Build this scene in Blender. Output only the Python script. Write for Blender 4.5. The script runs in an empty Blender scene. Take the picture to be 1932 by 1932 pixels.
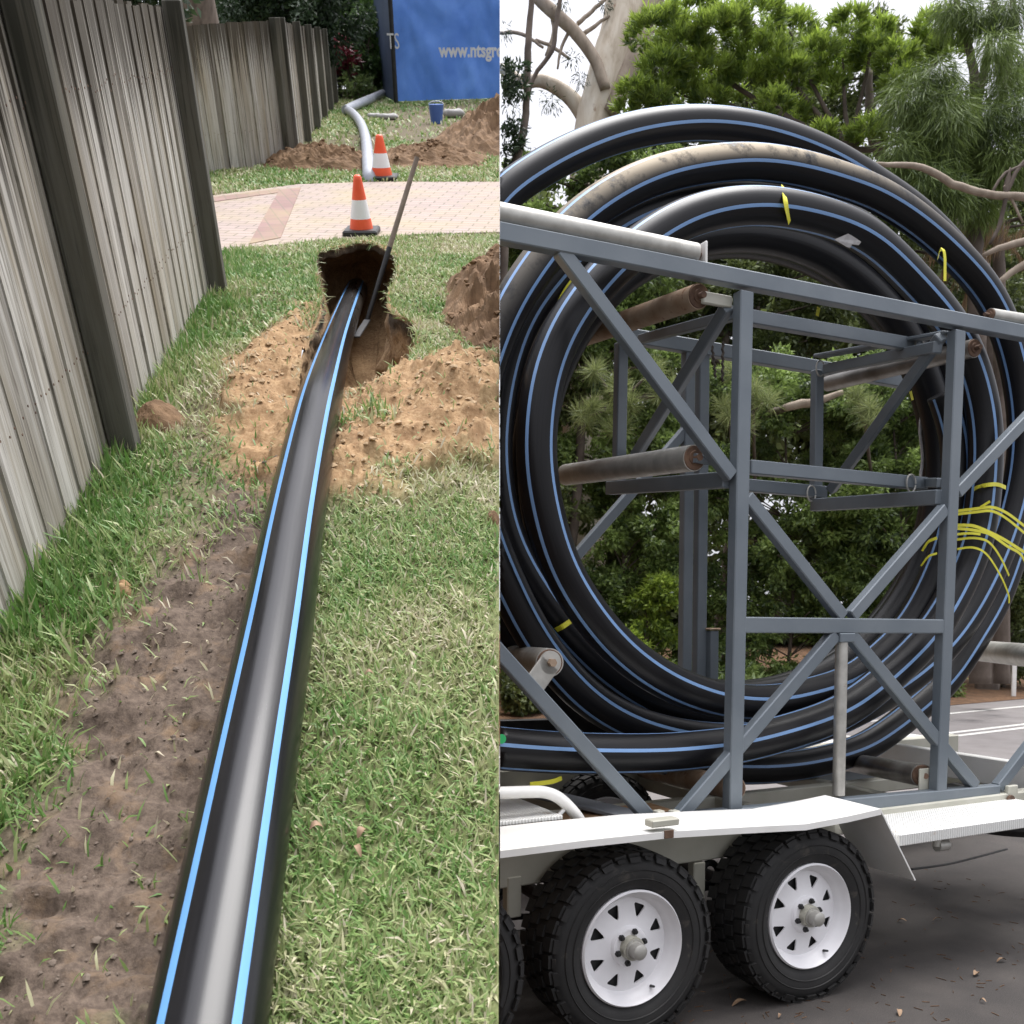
import bpy, bmesh, math, random
import numpy as np
from mathutils import Vector, Matrix

random.seed(7)
rng = np.random.default_rng(11)
SC = bpy.context.scene
COL = SC.collection

# ------------------------------------------------------------------ camera, sky, sun, exposure
SIDE = 1932.0                       # picture side the measurements were taken in
FOC, PX, PY = 1790.0, 966.0, 1250.0
HEYE = 1.70
PITCH = math.atan((1163 - PY) / FOC)
cam_d = bpy.data.cameras.new('camera')
cam_o = bpy.data.objects.new('camera', cam_d)
COL.objects.link(cam_o)
cam_o.location = (0, 0, HEYE)
cam_o.rotation_euler = (math.pi / 2 + PITCH, 0, 0)
cam_d.sensor_width = 36.0
cam_d.lens = 36.0 * FOC / SIDE
cam_d.shift_y = (PY - SIDE / 2) / SIDE
cam_d.clip_start = 0.05
cam_d.clip_end = 3000.0
cam_d.dof.use_dof = True
cam_d.dof.focus_distance = 3.3
cam_d.dof.aperture_fstop = 9.0
SC.camera = cam_o

SUN_DIR = Vector((0.20, 0.14, 0.92)).normalized()      # towards the sun
SUN_EL = math.asin(SUN_DIR.z)
SUN_AZ = math.atan2(SUN_DIR.x, SUN_DIR.y)
world = bpy.data.worlds.new('World')
SC.world = world
world.use_nodes = True
wn = world.node_tree
wn.nodes.clear()
w_out = wn.nodes.new('ShaderNodeOutputWorld')
w_bg = wn.nodes.new('ShaderNodeBackground')
w_sky = wn.nodes.new('ShaderNodeTexSky')
w_sky.sky_type = 'NISHITA'
w_sky.sun_disc = False
w_sky.sun_elevation = SUN_EL
w_sky.sun_rotation = SUN_AZ
w_sky.air_density = 1.0
w_sky.dust_density = 6.0
w_sky.ozone_density = 1.0
w_mix = wn.nodes.new('ShaderNodeMixRGB')                # thin overcast: the blue sky behind an even veil of cloud
w_mix.inputs[0].default_value = 0.80
w_tc = wn.nodes.new('ShaderNodeTexCoord')
w_sep = wn.nodes.new('ShaderNodeSeparateXYZ')
wn.links.new(w_tc.outputs['Generated'], w_sep.inputs[0])
w_cl = wn.nodes.new('ShaderNodeValToRGB')               # the veil is three times brighter overhead than at the horizon
w_cl.color_ramp.elements[0].position = 0.0
w_cl.color_ramp.elements[0].color = (.30, .305, .33, 1)
for p_, c_ in ((.35, .42), (.78, .50)):
    e_ = w_cl.color_ramp.elements.new(p_)
    e_.color = (c_, c_, c_ * 1.05, 1)
w_cl.color_ramp.elements[-1].position = .93
w_cl.color_ramp.elements[-1].color = (1.5, 1.5, 1.62, 1)
wn.links.new(w_sep.outputs[2], w_cl.inputs[0])
w_sc = wn.nodes.new('ShaderNodeVectorMath')
w_sc.operation = 'SCALE'
w_sc.inputs['Scale'].default_value = 17.0
wn.links.new(w_cl.outputs[0], w_sc.inputs[0])
wn.links.new(w_sc.outputs[0], w_mix.inputs[2])
wn.links.new(w_sky.outputs[0], w_mix.inputs[1])
wn.links.new(w_mix.outputs[0], w_bg.inputs[0])
w_bg.inputs[1].default_value = 0.10
wn.links.new(w_bg.outputs[0], w_out.inputs[0])

sun_d = bpy.data.lights.new('sun', 'SUN')
sun_o = bpy.data.objects.new('sun', sun_d)
COL.objects.link(sun_o)
sun_o.rotation_euler = SUN_DIR.to_track_quat('Z', 'Y').to_euler()
sun_o.location = (4, -4, 20)
sun_d.energy = 2.1
sun_d.angle = math.radians(34)
sun_d.color = (1.0, 0.985, 0.96)
SC.view_settings.view_transform = 'Standard'
SC.view_settings.look = 'None'
SC.view_settings.exposure = 0.80
SC.view_settings.gamma = 1.0

# ------------------------------------------------------------------ measuring helpers
def V3(*a): return np.array(a, dtype=float)
CAM = V3(0, 0, HEYE)
FW = V3(0, math.cos(PITCH), math.sin(PITCH))
UP = V3(0, -math.sin(PITCH), math.cos(PITCH))
RT = V3(1, 0, 0)
ZUP = V3(0, 0, 1)
def ray(x, y): return FW + RT * (x - PX) / FOC - UP * (y - PY) / FOC
def at_depth(x, y, d): return CAM + ray(x, y) * d
def hit(x, y, p0, n):
    r = ray(x, y)
    return CAM + r * (np.dot(p0 - CAM, n) / np.dot(r, n))
def ground(x, y, z=0.0): return hit(x, y, V3(0, 0, z), ZUP)
# the trailer's own axes: along it, across it, up
YAW = math.radians(26)
E1 = V3(math.cos(YAW), math.sin(YAW), 0)
E2 = V3(-math.sin(YAW), math.cos(YAW), 0)
def T(u, v, z): return E1 * u + E2 * v + ZUP * z
def tv(x, y, v): return hit(x, y, E2 * v, E2)
# the garden bank's own axes: right, uphill, out of the slope
GA = math.atan((PY - 60.0) / FOC)
GF = FW * math.cos(GA) + UP * math.sin(GA)
GN = -FW * math.sin(GA) + UP * math.cos(GA)
GR = RT
HG = 1.38
GO = CAM - GN * HG
def G(x, y, z=0.0): return GO + GR * x + GF * y + GN * z
def Garr(P): return GO + P[:, :1] * GR + P[:, 1:2] * GF + P[:, 2:3] * GN
def gpx(x, y, z=0.0):
    d = hit(x, y, GO + GN * z, GN) - GO
    return V3(d @ GR, d @ GF, d @ GN)
def gpx_y(x, y, gy):
    d = hit(x, y, GO + GF * gy, GF) - GO
    return V3(d @ GR, d @ GF, d @ GN)
# the foot of the bank: where the garden ends and the yard begins
BN = RT + FW * (23.0 / FOC)
BN = BN / np.linalg.norm(BN)
def side(P): return (np.atleast_2d(P) - CAM) @ BN

def hash2(i, j, s):
    n = np.sin(i * 127.1 + j * 311.7 + s * 74.7) * 43758.5453
    return n - np.floor(n)
def vnoise(x, y, s=0):
    x = np.asarray(x, float); y = np.asarray(y, float)
    i = np.floor(x); j = np.floor(y); fx = x - i; fy = y - j
    fx = fx * fx * (3 - 2 * fx); fy = fy * fy * (3 - 2 * fy)
    a = hash2(i, j, s); b = hash2(i + 1, j, s); c = hash2(i, j + 1, s); d = hash2(i + 1, j + 1, s)
    return (a * (1 - fx) + b * fx) * (1 - fy) + (c * (1 - fx) + d * fx) * fy
def fbm(x, y, s=0, o=4):
    t = 0; a = 0.5; x = np.asarray(x, float); y = np.asarray(y, float)
    for k in range(o):
        t = t + a * vnoise(x, y, s + k * 3); x = x * 2.03 + 5.1; y = y * 2.03 + 1.7; a *= 0.5
    return t
def inpoly(x, y, poly):
    x = np.asarray(x, float); y = np.asarray(y, float)
    c = np.zeros(x.shape, bool); n = len(poly)
    for i in range(n):
        x1, y1 = poly[i]; x2, y2 = poly[(i + 1) % n]
        if y1 == y2: continue
        k = ((y1 > y) != (y2 > y)) & (x < (x2 - x1) * (y - y1) / (y2 - y1) + x1)
        c ^= k
    return c
def catmull(P, per=8, closed=False):
    P = [np.asarray(p, float) for p in P]; n = len(P); out = []
    rngk = range(n) if closed else range(n - 1)
    for i in rngk:
        if closed: p0, p1, p2, p3 = P[i - 1], P[i], P[(i + 1) % n], P[(i + 2) % n]
        else: p0, p1, p2, p3 = P[max(i - 1, 0)], P[i], P[i + 1], P[min(i + 2, n - 1)]
        for k in range(per):
            t = k / per
            out.append(0.5 * ((2 * p1) + (-p0 + p2) * t + (2 * p0 - 5 * p1 + 4 * p2 - p3) * t * t + (-p0 + 3 * p1 - 3 * p2 + p3) * t ** 3))
    if not closed: out.append(P[-1])
    return np.array(out)
def resample(P, step, closed=False):
    Q = np.vstack([P, P[:1]]) if closed else P
    s = np.r_[0, np.cumsum(np.linalg.norm(np.diff(Q, axis=0), axis=1))]
    n = max(2, int(round(s[-1] / step)) + 1)
    t = np.linspace(0, s[-1], n)
    R = np.c_[tuple(np.interp(t, s, Q[:, k]) for k in range(Q.shape[1]))]
    return R[:-1] if closed else R
def smooth(P, it=10, closed=False):
    P = P.copy()
    for _ in range(it):
        if closed: P = 0.5 * P + 0.25 * (np.roll(P, 1, 0) + np.roll(P, -1, 0))
        else: P[1:-1] = 0.5 * P[1:-1] + 0.25 * (P[:-2] + P[2:])
    return P

# ------------------------------------------------------------------ materials
def new_mat(name):
    m = bpy.data.materials.new(name); m.use_nodes = True
    nt = m.node_tree; b = nt.nodes['Principled BSDF']
    return m, nt, b
def nd(nt, typ, **kw):
    n = nt.nodes.new(typ)
    for k, v in kw.items(): setattr(n, k, v)
    return n
def coords(nt, attr=None, scale=(1, 1, 1)):
    mp = nd(nt, 'ShaderNodeMapping'); mp.inputs['Scale'].default_value = scale
    if attr:
        a = nd(nt, 'ShaderNodeAttribute', attribute_name=attr); nt.links.new(a.outputs['Vector'], mp.inputs[0])
    else:
        a = nd(nt, 'ShaderNodeTexCoord'); nt.links.new(a.outputs['Object'], mp.inputs[0])
    return mp.outputs[0]
def noise(nt, vec, scale, detail=4, rough=0.55, dist=0.0):
    n = nd(nt, 'ShaderNodeTexNoise'); n.inputs['Scale'].default_value = scale; n.inputs['Detail'].default_value = detail
    n.inputs['Roughness'].default_value = rough; n.inputs['Distortion'].default_value = dist
    nt.links.new(vec, n.inputs['Vector']); return n.outputs['Fac']
def ramp(nt, fac, stops):
    r = nd(nt, 'ShaderNodeValToRGB'); e = r.color_ramp.elements
    while len(e) < len(stops): e.new(0.5)
    for k, (p, c) in enumerate(stops):
        e[k].position = p; e[k].color = (c, c, c, 1) if isinstance(c, (int, float)) else (*c, 1)
    nt.links.new(fac, r.inputs[0]); return r.outputs['Color']
def mix(nt, fac, a, b, mode='MIX'):
    m = nd(nt, 'ShaderNodeMixRGB', blend_type=mode)
    for k, v in ((0, fac), (1, a), (2, b)):
        if isinstance(v, (int, float)): m.inputs[k].default_value = v
        elif isinstance(v, tuple): m.inputs[k].default_value = (*v, 1) if len(v) == 3 else v
        else: nt.links.new(v, m.inputs[k])
    return m.outputs[0]
def bump(nt, b, h, strength=0.3, dist=0.01):
    n = nd(nt, 'ShaderNodeBump'); n.inputs['Strength'].default_value = strength; n.inputs['Distance'].default_value = dist
    nt.links.new(h, n.inputs['Height']); nt.links.new(n.outputs[0], b.inputs['Normal'])
def simple(name, c1, c2, scale=8, rough=0.5, metal=0.0, bmp=0.0, bscale=60, rust=None, rust_lo=0.62, rvar=0.15, attr=None, vscale=(1, 1, 1)):
    m, nt, b = new_mat(name)
    v = coords(nt, attr, vscale)
    f = noise(nt, v, scale)
    col = ramp(nt, f, [(0.3, c1), (0.7, c2)])
    if rust:
        rf = ramp(nt, noise(nt, v, scale * 1.7, 6, 0.65, 0.4), [(rust_lo, 0.0), (rust_lo + 0.09, 1.0)])
        col = mix(nt, rf, col, rust)
    nt.links.new(col, b.inputs['Base Color'])
    rr = nd(nt, 'ShaderNodeMapRange'); rr.inputs[3].default_value = max(0.02, rough - rvar); rr.inputs[4].default_value = min(1, rough + rvar)
    nt.links.new(noise(nt, v, scale * 2.3, 5), rr.inputs[0]); nt.links.new(rr.outputs[0], b.inputs['Roughness'])
    b.inputs['Metallic'].default_value = metal
    if bmp: bump(nt, b, noise(nt, v, bscale, 5), bmp, 0.004)
    return m
def leaf_mat(name, base, tip, trans=0.25, rough=0.45):
    m, nt, b = new_mat(name)
    a = nd(nt, 'ShaderNodeAttribute', attribute_name='tone')
    col = ramp(nt, a.outputs['Fac'], [(0.0, base), (1.0, tip)])
    nt.links.new(col, b.inputs['Base Color']); b.inputs['Roughness'].default_value = rough
    tr = nd(nt, 'ShaderNodeBsdfTranslucent'); nt.links.new(mix(nt, 0.5, col, tip), tr.inputs[0])
    ms = nd(nt, 'ShaderNodeMixShader'); ms.inputs[0].default_value = trans
    nt.links.new(b.outputs[0], ms.inputs[1]); nt.links.new(tr.outputs[0], ms.inputs[2])
    nt.links.new(ms.outputs[0], nt.nodes['Material Output'].inputs[0])
    return m

# ------------------------------------------------------------------ object helpers
BASE = {}
def tag(o, label=None, cat=None, group=None, kind=None):
    if label: o['label'] = label
    if cat: o['category'] = cat
    if group: o['group'] = group
    if kind: o['kind'] = kind
    return o
def thing(name, label, cat, base, group=None):
    o = bpy.data.objects.new(name, None); COL.objects.link(o)
    o.empty_display_size = 0.2
    o.location = Vector(base); BASE[o.name] = np.asarray(base, float)
    return tag(o, label, cat, group)
def put(name, V, F, mats, parent=None, fm=None, base=None, smooth_=False, attrs=None, clip=0, fill=True):
    """Links world-space geometry as one mesh object; its origin sits at its thing's base."""
    V = np.asarray(V, float)
    b0 = BASE[parent.name] if parent is not None else (np.asarray(base, float) if base is not None else V.mean(0))
    me = bpy.data.meshes.new(name)
    if isinstance(F, np.ndarray):
        k = F.shape[1]; n = len(F)
        me.vertices.add(len(V)); me.vertices.foreach_set('co', (V - b0).astype(np.float32).ravel())
        me.loops.add(n * k); me.loops.foreach_set('vertex_index', F.astype(np.int32).ravel())
        me.polygons.add(n); me.polygons.foreach_set('loop_start', np.arange(0, n * k, k, dtype=np.int32))
        me.update(calc_edges=True)
    else:
        me.from_pydata([tuple(p) for p in (V - b0)], [], [tuple(int(i) for i in f) for f in F])
    if not isinstance(mats, (list, tuple)): mats = [mats]
    for m in mats: me.materials.append(m)
    if fm is not None: me.polygons.foreach_set('material_index', np.asarray(fm, np.int32))
    if smooth_: me.polygons.foreach_set('use_smooth', np.ones(len(me.polygons), bool))
    for an, (typ, data) in (attrs or {}).items():
        a = me.attributes.new(an, typ, 'POINT')
        a.data.foreach_set('vector' if typ == 'FLOAT_VECTOR' else 'value', np.asarray(data, np.float32).ravel())
    if clip: do_clip(me, b0, clip, fill)
    me.validate(); me.update()
    o = bpy.data.objects.new(name, me); COL.objects.link(o)
    if parent is not None:
        o.parent = parent; BASE[o.name] = b0
    else:
        o.location = Vector(b0); BASE[o.name] = b0
    return o
def do_clip(me, b0, sgn, fill=True):
    """sgn -1 keeps the garden side, +1 the yard side of the foot of the bank."""
    P = np.empty(len(me.vertices) * 3, np.float32); me.vertices.foreach_get('co', P)
    s = side(P.reshape(-1, 3) + b0) * sgn
    if (s > 0.0).all(): return
    bm = bmesh.new(); bm.from_mesh(me)
    r = bmesh.ops.bisect_plane(bm, geom=bm.verts[:] + bm.edges[:] + bm.faces[:], dist=1e-5, plane_co=Vector(CAM - b0 + BN * 0.001 * sgn),
                               plane_no=Vector(BN * sgn), clear_inner=True)
    if fill:
        ed = [e for e in r['geom_cut'] if isinstance(e, bmesh.types.BMEdge)]
        bmesh.ops.holes_fill(bm, edges=ed, sides=0)
    bm.to_mesh(me); bm.free()
class MB:
    def __init__(s): s.V = []; s.F = []; s.M = []
    def add(s, V, F, m=0):
        o = len(s.V); s.V.extend([np.asarray(p, float) for p in V]); s.F.extend([tuple(i + o for i in f) for f in F]); s.M.extend([m] * len(F)); return s
    def box(s, c, ax, ay, az, m=0):
        """box from its centre and three half-axis vectors"""
        c, ax, ay, az = (np.asarray(k, float) for k in (c, ax, ay, az))
        V = [c + i * ax + j * ay + k * az for k in (-1, 1) for j in (-1, 1) for i in (-1, 1)]
        F = [(0, 2, 3, 1), (4, 5, 7, 6), (0, 1, 5, 4), (2, 6, 7, 3), (0, 4, 6, 2), (1, 3, 7, 5)]
        if np.dot(np.cross(ax, ay), az) < 0: F = [f[::-1] for f in F]
        return s.add(V, F, m)
    def bbox(s, c, ax, ay, az, b, m=0):
        """box with its edges chamfered by b metres"""
        c, ax, ay, az = (np.asarray(k, float) for k in (c, ax, ay, az))
        A = [ax, ay, az]; L = [np.linalg.norm(k) for k in A]; U = [a / l for a, l in zip(A, L)]
        V = []; idx = {}
        for i in (-1, 1):
            for j in (-1, 1):
                for k in (-1, 1):
                    sg = (i, j, k)
                    for f in range(3):
                        p = c.copy()
                        for q in range(3): p = p + U[q] * sg[q] * (L[q] if q == f else L[q] - b)
                        idx[sg + (f,)] = len(V); V.append(p)
        F = []
        for f in range(3):
            g, h = (f + 1) % 3, (f + 2) % 3
            for sf in (-1, 1):
                q = []
                for a2, b2 in ((-1, -1), (1, -1), (1, 1), (-1, 1)):
                    sg = [0, 0, 0]; sg[f] = sf; sg[g] = a2; sg[h] = b2; q.append(idx[tuple(sg) + (f,)])
                F.append(q if sf > 0 else q[::-1])
        for f in range(3):
            g, h = (f + 1) % 3, (f + 2) % 3
            for sg_ in (-1, 1):
                for sh in (-1, 1):
                    def key(sf, w):
                        t = [0, 0, 0]; t[f] = sf; t[g] = sg_; t[h] = sh; return idx[tuple(t) + (w,)]
                    q = [key(-1, g), key(1, g), key(1, h), key(-1, h)]
                    F.append(q if sg_ * sh > 0 else q[::-1])
        for i in (-1, 1):
            for j in (-1, 1):
                for k in (-1, 1):
                    q = [idx[(i, j, k, 0)], idx[(i, j, k, 1)], idx[(i, j, k, 2)]]
                    F.append(q if i * j * k > 0 else q[::-1])
        if np.dot(np.cross(ax, ay), az) < 0: F = [f[::-1] for f in F]
        return s.add(V, F, m)
    def bar(s, a, b, w, h, ref, m=0, ch=0.004):
        """box bar from a to b; h measured along ref, w across"""
        a = np.asarray(a, float); b = np.asarray(b, float); d = b - a; L = np.linalg.norm(d); d = d / L
        r = np.asarray(ref, float); r = r - d * np.dot(r, d); r /= np.linalg.norm(r); q = np.cross(d, r)
        return s.bbox((a + b) / 2, d * L / 2, q * w / 2, r * h / 2, min(ch, w * .3, h * .3), m)
    def cyl(s, a, b, r1, r2=None, n=20, m=0, caps=True):
        a = np.asarray(a, float); b = np.asarray(b, float); d = b - a; d = d / np.linalg.norm(d)
        r2 = r1 if r2 is None else r2
        t = V3(0, 0, 1) if abs(d[2]) < .9 else V3(1, 0, 0)
        x = np.cross(t, d); x /= np.linalg.norm(x); y = np.cross(d, x)
        V = [a + (x * math.cos(k * 2 * math.pi / n) + y * math.sin(k * 2 * math.pi / n)) * r1 for k in range(n)]
        V += [b + (x * math.cos(k * 2 * math.pi / n) + y * math.sin(k * 2 * math.pi / n)) * r2 for k in range(n)]
        F = [(k, (k + 1) % n, n + (k + 1) % n, n + k) for k in range(n)]
        if caps: F += [tuple(range(n))[::-1], tuple(range(n, 2 * n))]
        return s.add(V, F, m)
    def path(s, P, R, n=10, m=0, caps=True):
        P = np.asarray(P, float); k = len(P); R = np.full(k, R) if np.isscalar(R) else np.asarray(R, float)
        Tn = np.gradient(P, axis=0); Tn /= np.linalg.norm(Tn, axis=1)[:, None]
        x = np.cross(Tn[0], V3(.3, .2, .93)); x /= np.linalg.norm(x); V = []
        for i in range(k):
            x = x - Tn[i] * np.dot(x, Tn[i]); x /= np.linalg.norm(x); y = np.cross(Tn[i], x)
            V += [P[i] + (x * math.cos(j * 2 * math.pi / n) + y * math.sin(j * 2 * math.pi / n)) * R[i] for j in range(n)]
        F = [(i * n + j, i * n + (j + 1) % n, (i + 1) * n + (j + 1) % n, (i + 1) * n + j) for i in range(k - 1) for j in range(n)]
        if caps: F += [tuple(range(n))[::-1], tuple(range((k - 1) * n, k * n))]
        return s.add(V, F, m)
    def put(s, name, mats, parent=None, **kw): return put(name, s.V, s.F, mats, parent, fm=s.M, **kw)
def auto(o, ang=40):
    """smooth shading with hard edges kept"""
    me = o.data; bm = bmesh.new(); bm.from_mesh(me)
    for f in bm.faces: f.smooth = True
    for e in bm.edges:
        if len(e.link_faces) == 2 and e.calc_face_angle(0) > math.radians(ang): e.smooth = False
    bm.to_mesh(me); bm.free(); return o
def copy_tree(o, parent=None, off=(0, 0, 0)):
    c = o.copy(); COL.objects.link(c); c.parent = parent
    c.location = Vector(o.location) + Vector(off)
    for ch in list(o.children): copy_tree(ch, c)
    return c

# ------------------------------------------------------------------ shared materials
M = {}
M['steel'] = simple('blue_grey_paint', (.130, .155, .178), (.170, .195, .216), 3, .42, 0.15, .08, 70, (.20, .17, .15), .72)
M['galv'] = simple('galvanised_steel', (.36, .35, .32), (.52, .51, .47), 14, .45, .55, .06, 70, (.23, .14, .075), .68)
M['rusty'] = simple('rusty_steel', (.26, .165, .10), (.38, .29, .21), 9, .65, .25, .15, 80, (.16, .075, .035), .6)
M['dullroller'] = simple('worn_roller', (.15, .13, .11), (.33, .32, .30), 5, .42, .5, .08, 80, (.22, .11, .05), .66)
M['rust'] = simple('rust', (.075, .042, .028), (.18, .105, .065), 20, .8, 0, .3, 90)
M['white'] = simple('white_paint', (.74, .73, .69), (.80, .795, .77), 5, .38, 0, .04, 40, (.42, .25, .12), .76)
M['cream'] = simple('cream_paint', (.40, .39, .32), (.50, .49, .42), 4, .5, 0, .04, 40, (.30, .17, .08), .74)
M['rubber'] = simple('tyre_rubber', (.009, .009, .009), (.022, .021, .020), 5, .72, 0, .15, 120, (.060, .052, .043), .60)
M['rim'] = simple('white_rim', (.72, .71, .72), (.80, .79, .80), 9, .35, 0, .02, 60, (.36, .22, .12), .80)
M['black'] = simple('black_metal', (.012, .012, .013), (.03, .03, .03), 9, .5, .2)
M['yellow'] = simple('yellow_strap', (.66, .62, .03), (.78, .74, .05), 20, .42, 0)
M['silver'] = simple('silver_tag', (.42, .41, .41), (.60, .59, .59), 30, .45, .3, .1, 50)
M['orange_cone'] = simple('orange_cone', (.78, .085, .025), (.84, .12, .04), 9, .48, 0, .03, 40)
M['white_band'] = simple('white_band', (.74, .73, .73), (.80, .80, .80), 9, .45, 0)

def pipe_mats(prefix, blue, r0=.20, r1=.36, spec=.5):
    m, nt, b = new_mat(prefix + '_black_pipe')
    v = coords(nt)
    at = nd(nt, 'ShaderNodeAttribute', attribute_name='dust')
    scr = noise(nt, coords(nt, 'pc', (3, 90, 1)), 1.0, 6, .7)
    base = ramp(nt, scr, [(.35, (.004, .004, .005)), (.75, (.011, .011, .013))])
    dn = ramp(nt, noise(nt, v, 7, 7, .7), [(.34, 0.0), (.50, 1.0)])
    dm = nd(nt, 'ShaderNodeMath', operation='MULTIPLY'); nt.links.new(at.outputs['Fac'], dm.inputs[0]); nt.links.new(dn, dm.inputs[1])
    nt.links.new(mix(nt, dm.outputs[0], base, (.50, .43, .33)), b.inputs['Base Color'])
    rr = nd(nt, 'ShaderNodeMapRange'); rr.inputs[3].default_value = r0; rr.inputs[4].default_value = r1
    nt.links.new(scr, rr.inputs[0])
    rd = nd(nt, 'ShaderNodeMath', operation='ADD', use_clamp=True); nt.links.new(rr.outputs[0], rd.inputs[0]); nt.links.new(dm.outputs[0], rd.inputs[1])
    nt.links.new(rd.outputs[0], b.inputs['Roughness'])
    sf = ramp(nt, noise(nt, coords(nt, 'pc', (5, 34, 1)), 1.0, 8, .75, 1.2), [(.66, 0.0), (.74, .5)])
    old = b.inputs['Base Color'].links[0].from_socket; nt.links.new(mix(nt, sf, old, (.10, .10, .11)), b.inputs['Base Color'])
    bump(nt, b, scr, .06, .002)
    b.inputs['Specular IOR Level'].default_value = spec
    s = simple(prefix + '_blue_stripe', blue, tuple(min(1, c * 1.15) for c in blue), 6, .45, 0)
    return [m, s]
STRIPE = math.radians(5.0)
def pipe_mesh(name, P, R, front, out, phi0, mats, parent=None, closed=False, dust=None, clip=0, base=None, caps=True):
    """Black pipe with five blue stripes; section angles run from 'front' towards 'out'."""
    k = len(P)
    Tn = (np.roll(P, -1, 0) - np.roll(P, 1, 0)) if closed else np.gradient(P, axis=0)
    Tn /= np.linalg.norm(Tn, axis=1)[:, None]
    out = out - Tn * (out * Tn).sum(1)[:, None]; out /= np.linalg.norm(out, axis=1)[:, None]
    fr = np.cross(Tn, out); sg = np.sign((fr * front).sum(1)); fr *= sg[:, None]
    ang = []; sm = []
    for q in range(5):
        c = math.radians(phi0 + 72 * q); a0 = c - STRIPE; a1 = c + STRIPE; a2 = c + math.radians(72) - STRIPE
        ang += [a0, a0 + .02]; sm += [1, 1]
        ang += [a1 - .02]; sm += [1]
        g = 5
        for j in range(g): ang.append(a1 + (a2 - a1) * j / g); sm.append(0)
    ang = np.array(ang); n = len(ang)
    V = P[:, None, :] + R * (np.cos(ang)[None, :, None] * fr[:, None, :] + np.sin(ang)[None, :, None] * out[:, None, :])
    V = V.reshape(-1, 3)
    F = []; fm = []
    for i in range(k if closed else k - 1):
        i2 = (i + 1) % k
        for j in range(n):
            j2 = (j + 1) % n
            F.append((i * n + j, i * n + j2, i2 * n + j2, i2 * n + j)); fm.append(sm[j])
    s = np.r_[0, np.cumsum(np.linalg.norm(np.diff(P, axis=0), axis=1))]
    pc = np.c_[np.repeat(s, n), np.tile(ang / 6.283, k), np.zeros(n * k)]
    at = {'pc': ('FLOAT_VECTOR', pc), 'dust': ('FLOAT', np.zeros(n * k) if dust is None else dust(P, ang).ravel())}
    # outward normals
    f0 = F[0]; nn = np.cross(V[f0[1]] - V[f0[0]], V[f0[2]] - V[f0[0]]); 
    if np.dot(nn, V[f0[0]] - P[0]) < 0: F = [f[::-1] for f in F]
    if caps and not closed:
        F += [tuple(range(n)), tuple(range((k - 1) * n, k * n))[::-1]]; fm += [0, 0]
    return put(name, V, F, mats, parent, fm=fm, smooth_=True, attrs=at, clip=clip, base=base)

# ---- leaves, needles, blades
def leaf_arrays(C, D, N, L, W):
    """folded diamond leaves: centre of stalk C, direction D, normal N, length L, width W"""
    S = np.cross(D, N); S /= np.linalg.norm(S, axis=1)[:, None] + 1e-9
    L = L[:, None]; W = W[:, None]
    a = C; b = C + D * L * .45 + S * W * .5 + N * W * .15; c = C + D * L; d = C + D * L * .45 - S * W * .5 + N * W * .15
    V = np.stack([a, b, c, d], 1).reshape(-1, 3)
    F = np.arange(len(V)).reshape(-1, 4)
    return V, F
def rnd_unit(n):
    v = rng.normal(size=(n, 3)); return v / np.linalg.norm(v, axis=1)[:, None]
def clump_leaves(centres, radii, n_per, L, W, up=.35, out=.8, shell=.55, flat=1.0, jitter=.25):
    """leaves spread through a set of leafy sprays: outer parts denser, uneven outline"""
    Cs = []; Ds = []; Ns = []; Tt = []
    for c, r in zip(centres, radii):
        n = int(n_per * (r ** 2) + 8)
        subs = max(4, int(7 + r * 6)); sd = rnd_unit(subs); sc = np.asarray(c) + sd * np.array([1, 1, flat]) * r * rng.uniform(.45, 1.0, (subs, 1))
        k = rng.integers(0, subs, n); u = rnd_unit(n)
        p = sc[k] + u * np.array([1, 1, flat]) * (rng.uniform(0, 1, (n, 1)) ** shell) * r * .42
        o = (p - c) / (np.linalg.norm(p - c, axis=1)[:, None] + 1e-6)
        d = o * out + rnd_unit(n) * .8 + np.array([0, 0, -.15]); d /= np.linalg.norm(d, axis=1)[:, None]
        nn = np.array([0, 0, 1.0]) * up + rnd_unit(n) * .7 + o * .4; nn -= d * (nn * d).sum(1)[:, None]; nn /= np.linalg.norm(nn, axis=1)[:, None]
        t = np.clip(rng.uniform(.0, .75, n) + rng.normal(0, jitter * .5) + rng.normal(0, .12, subs)[k], 0, 1)
        Cs.append(p); Ds.append(d); Ns.append(nn); Tt.append(t)
    C = np.vstack(Cs); D = np.vstack(Ds); N = np.vstack(Ns); t = np.concatenate(Tt)
    n = len(C); l = L * rng.uniform(.65, 1.3, n); w = W * rng.uniform(.7, 1.25, n)
    return C, D, N, l, w, t
def put_leaves(name, data, mat, parent, sgn, base=None):
    C, D, N, l, w, t = data
    ok = (side(C) * sgn > 0) & (side(C + D * l[:, None]) * sgn > .01)
    C, D, N, l, w, t = C[ok], D[ok], N[ok], l[ok], w[ok], t[ok]
    V, F = leaf_arrays(C, D, N, l, w)
    return put(name, V, F, mat, parent, base=base, attrs={'tone': ('FLOAT', np.repeat(t, 4))})

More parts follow.
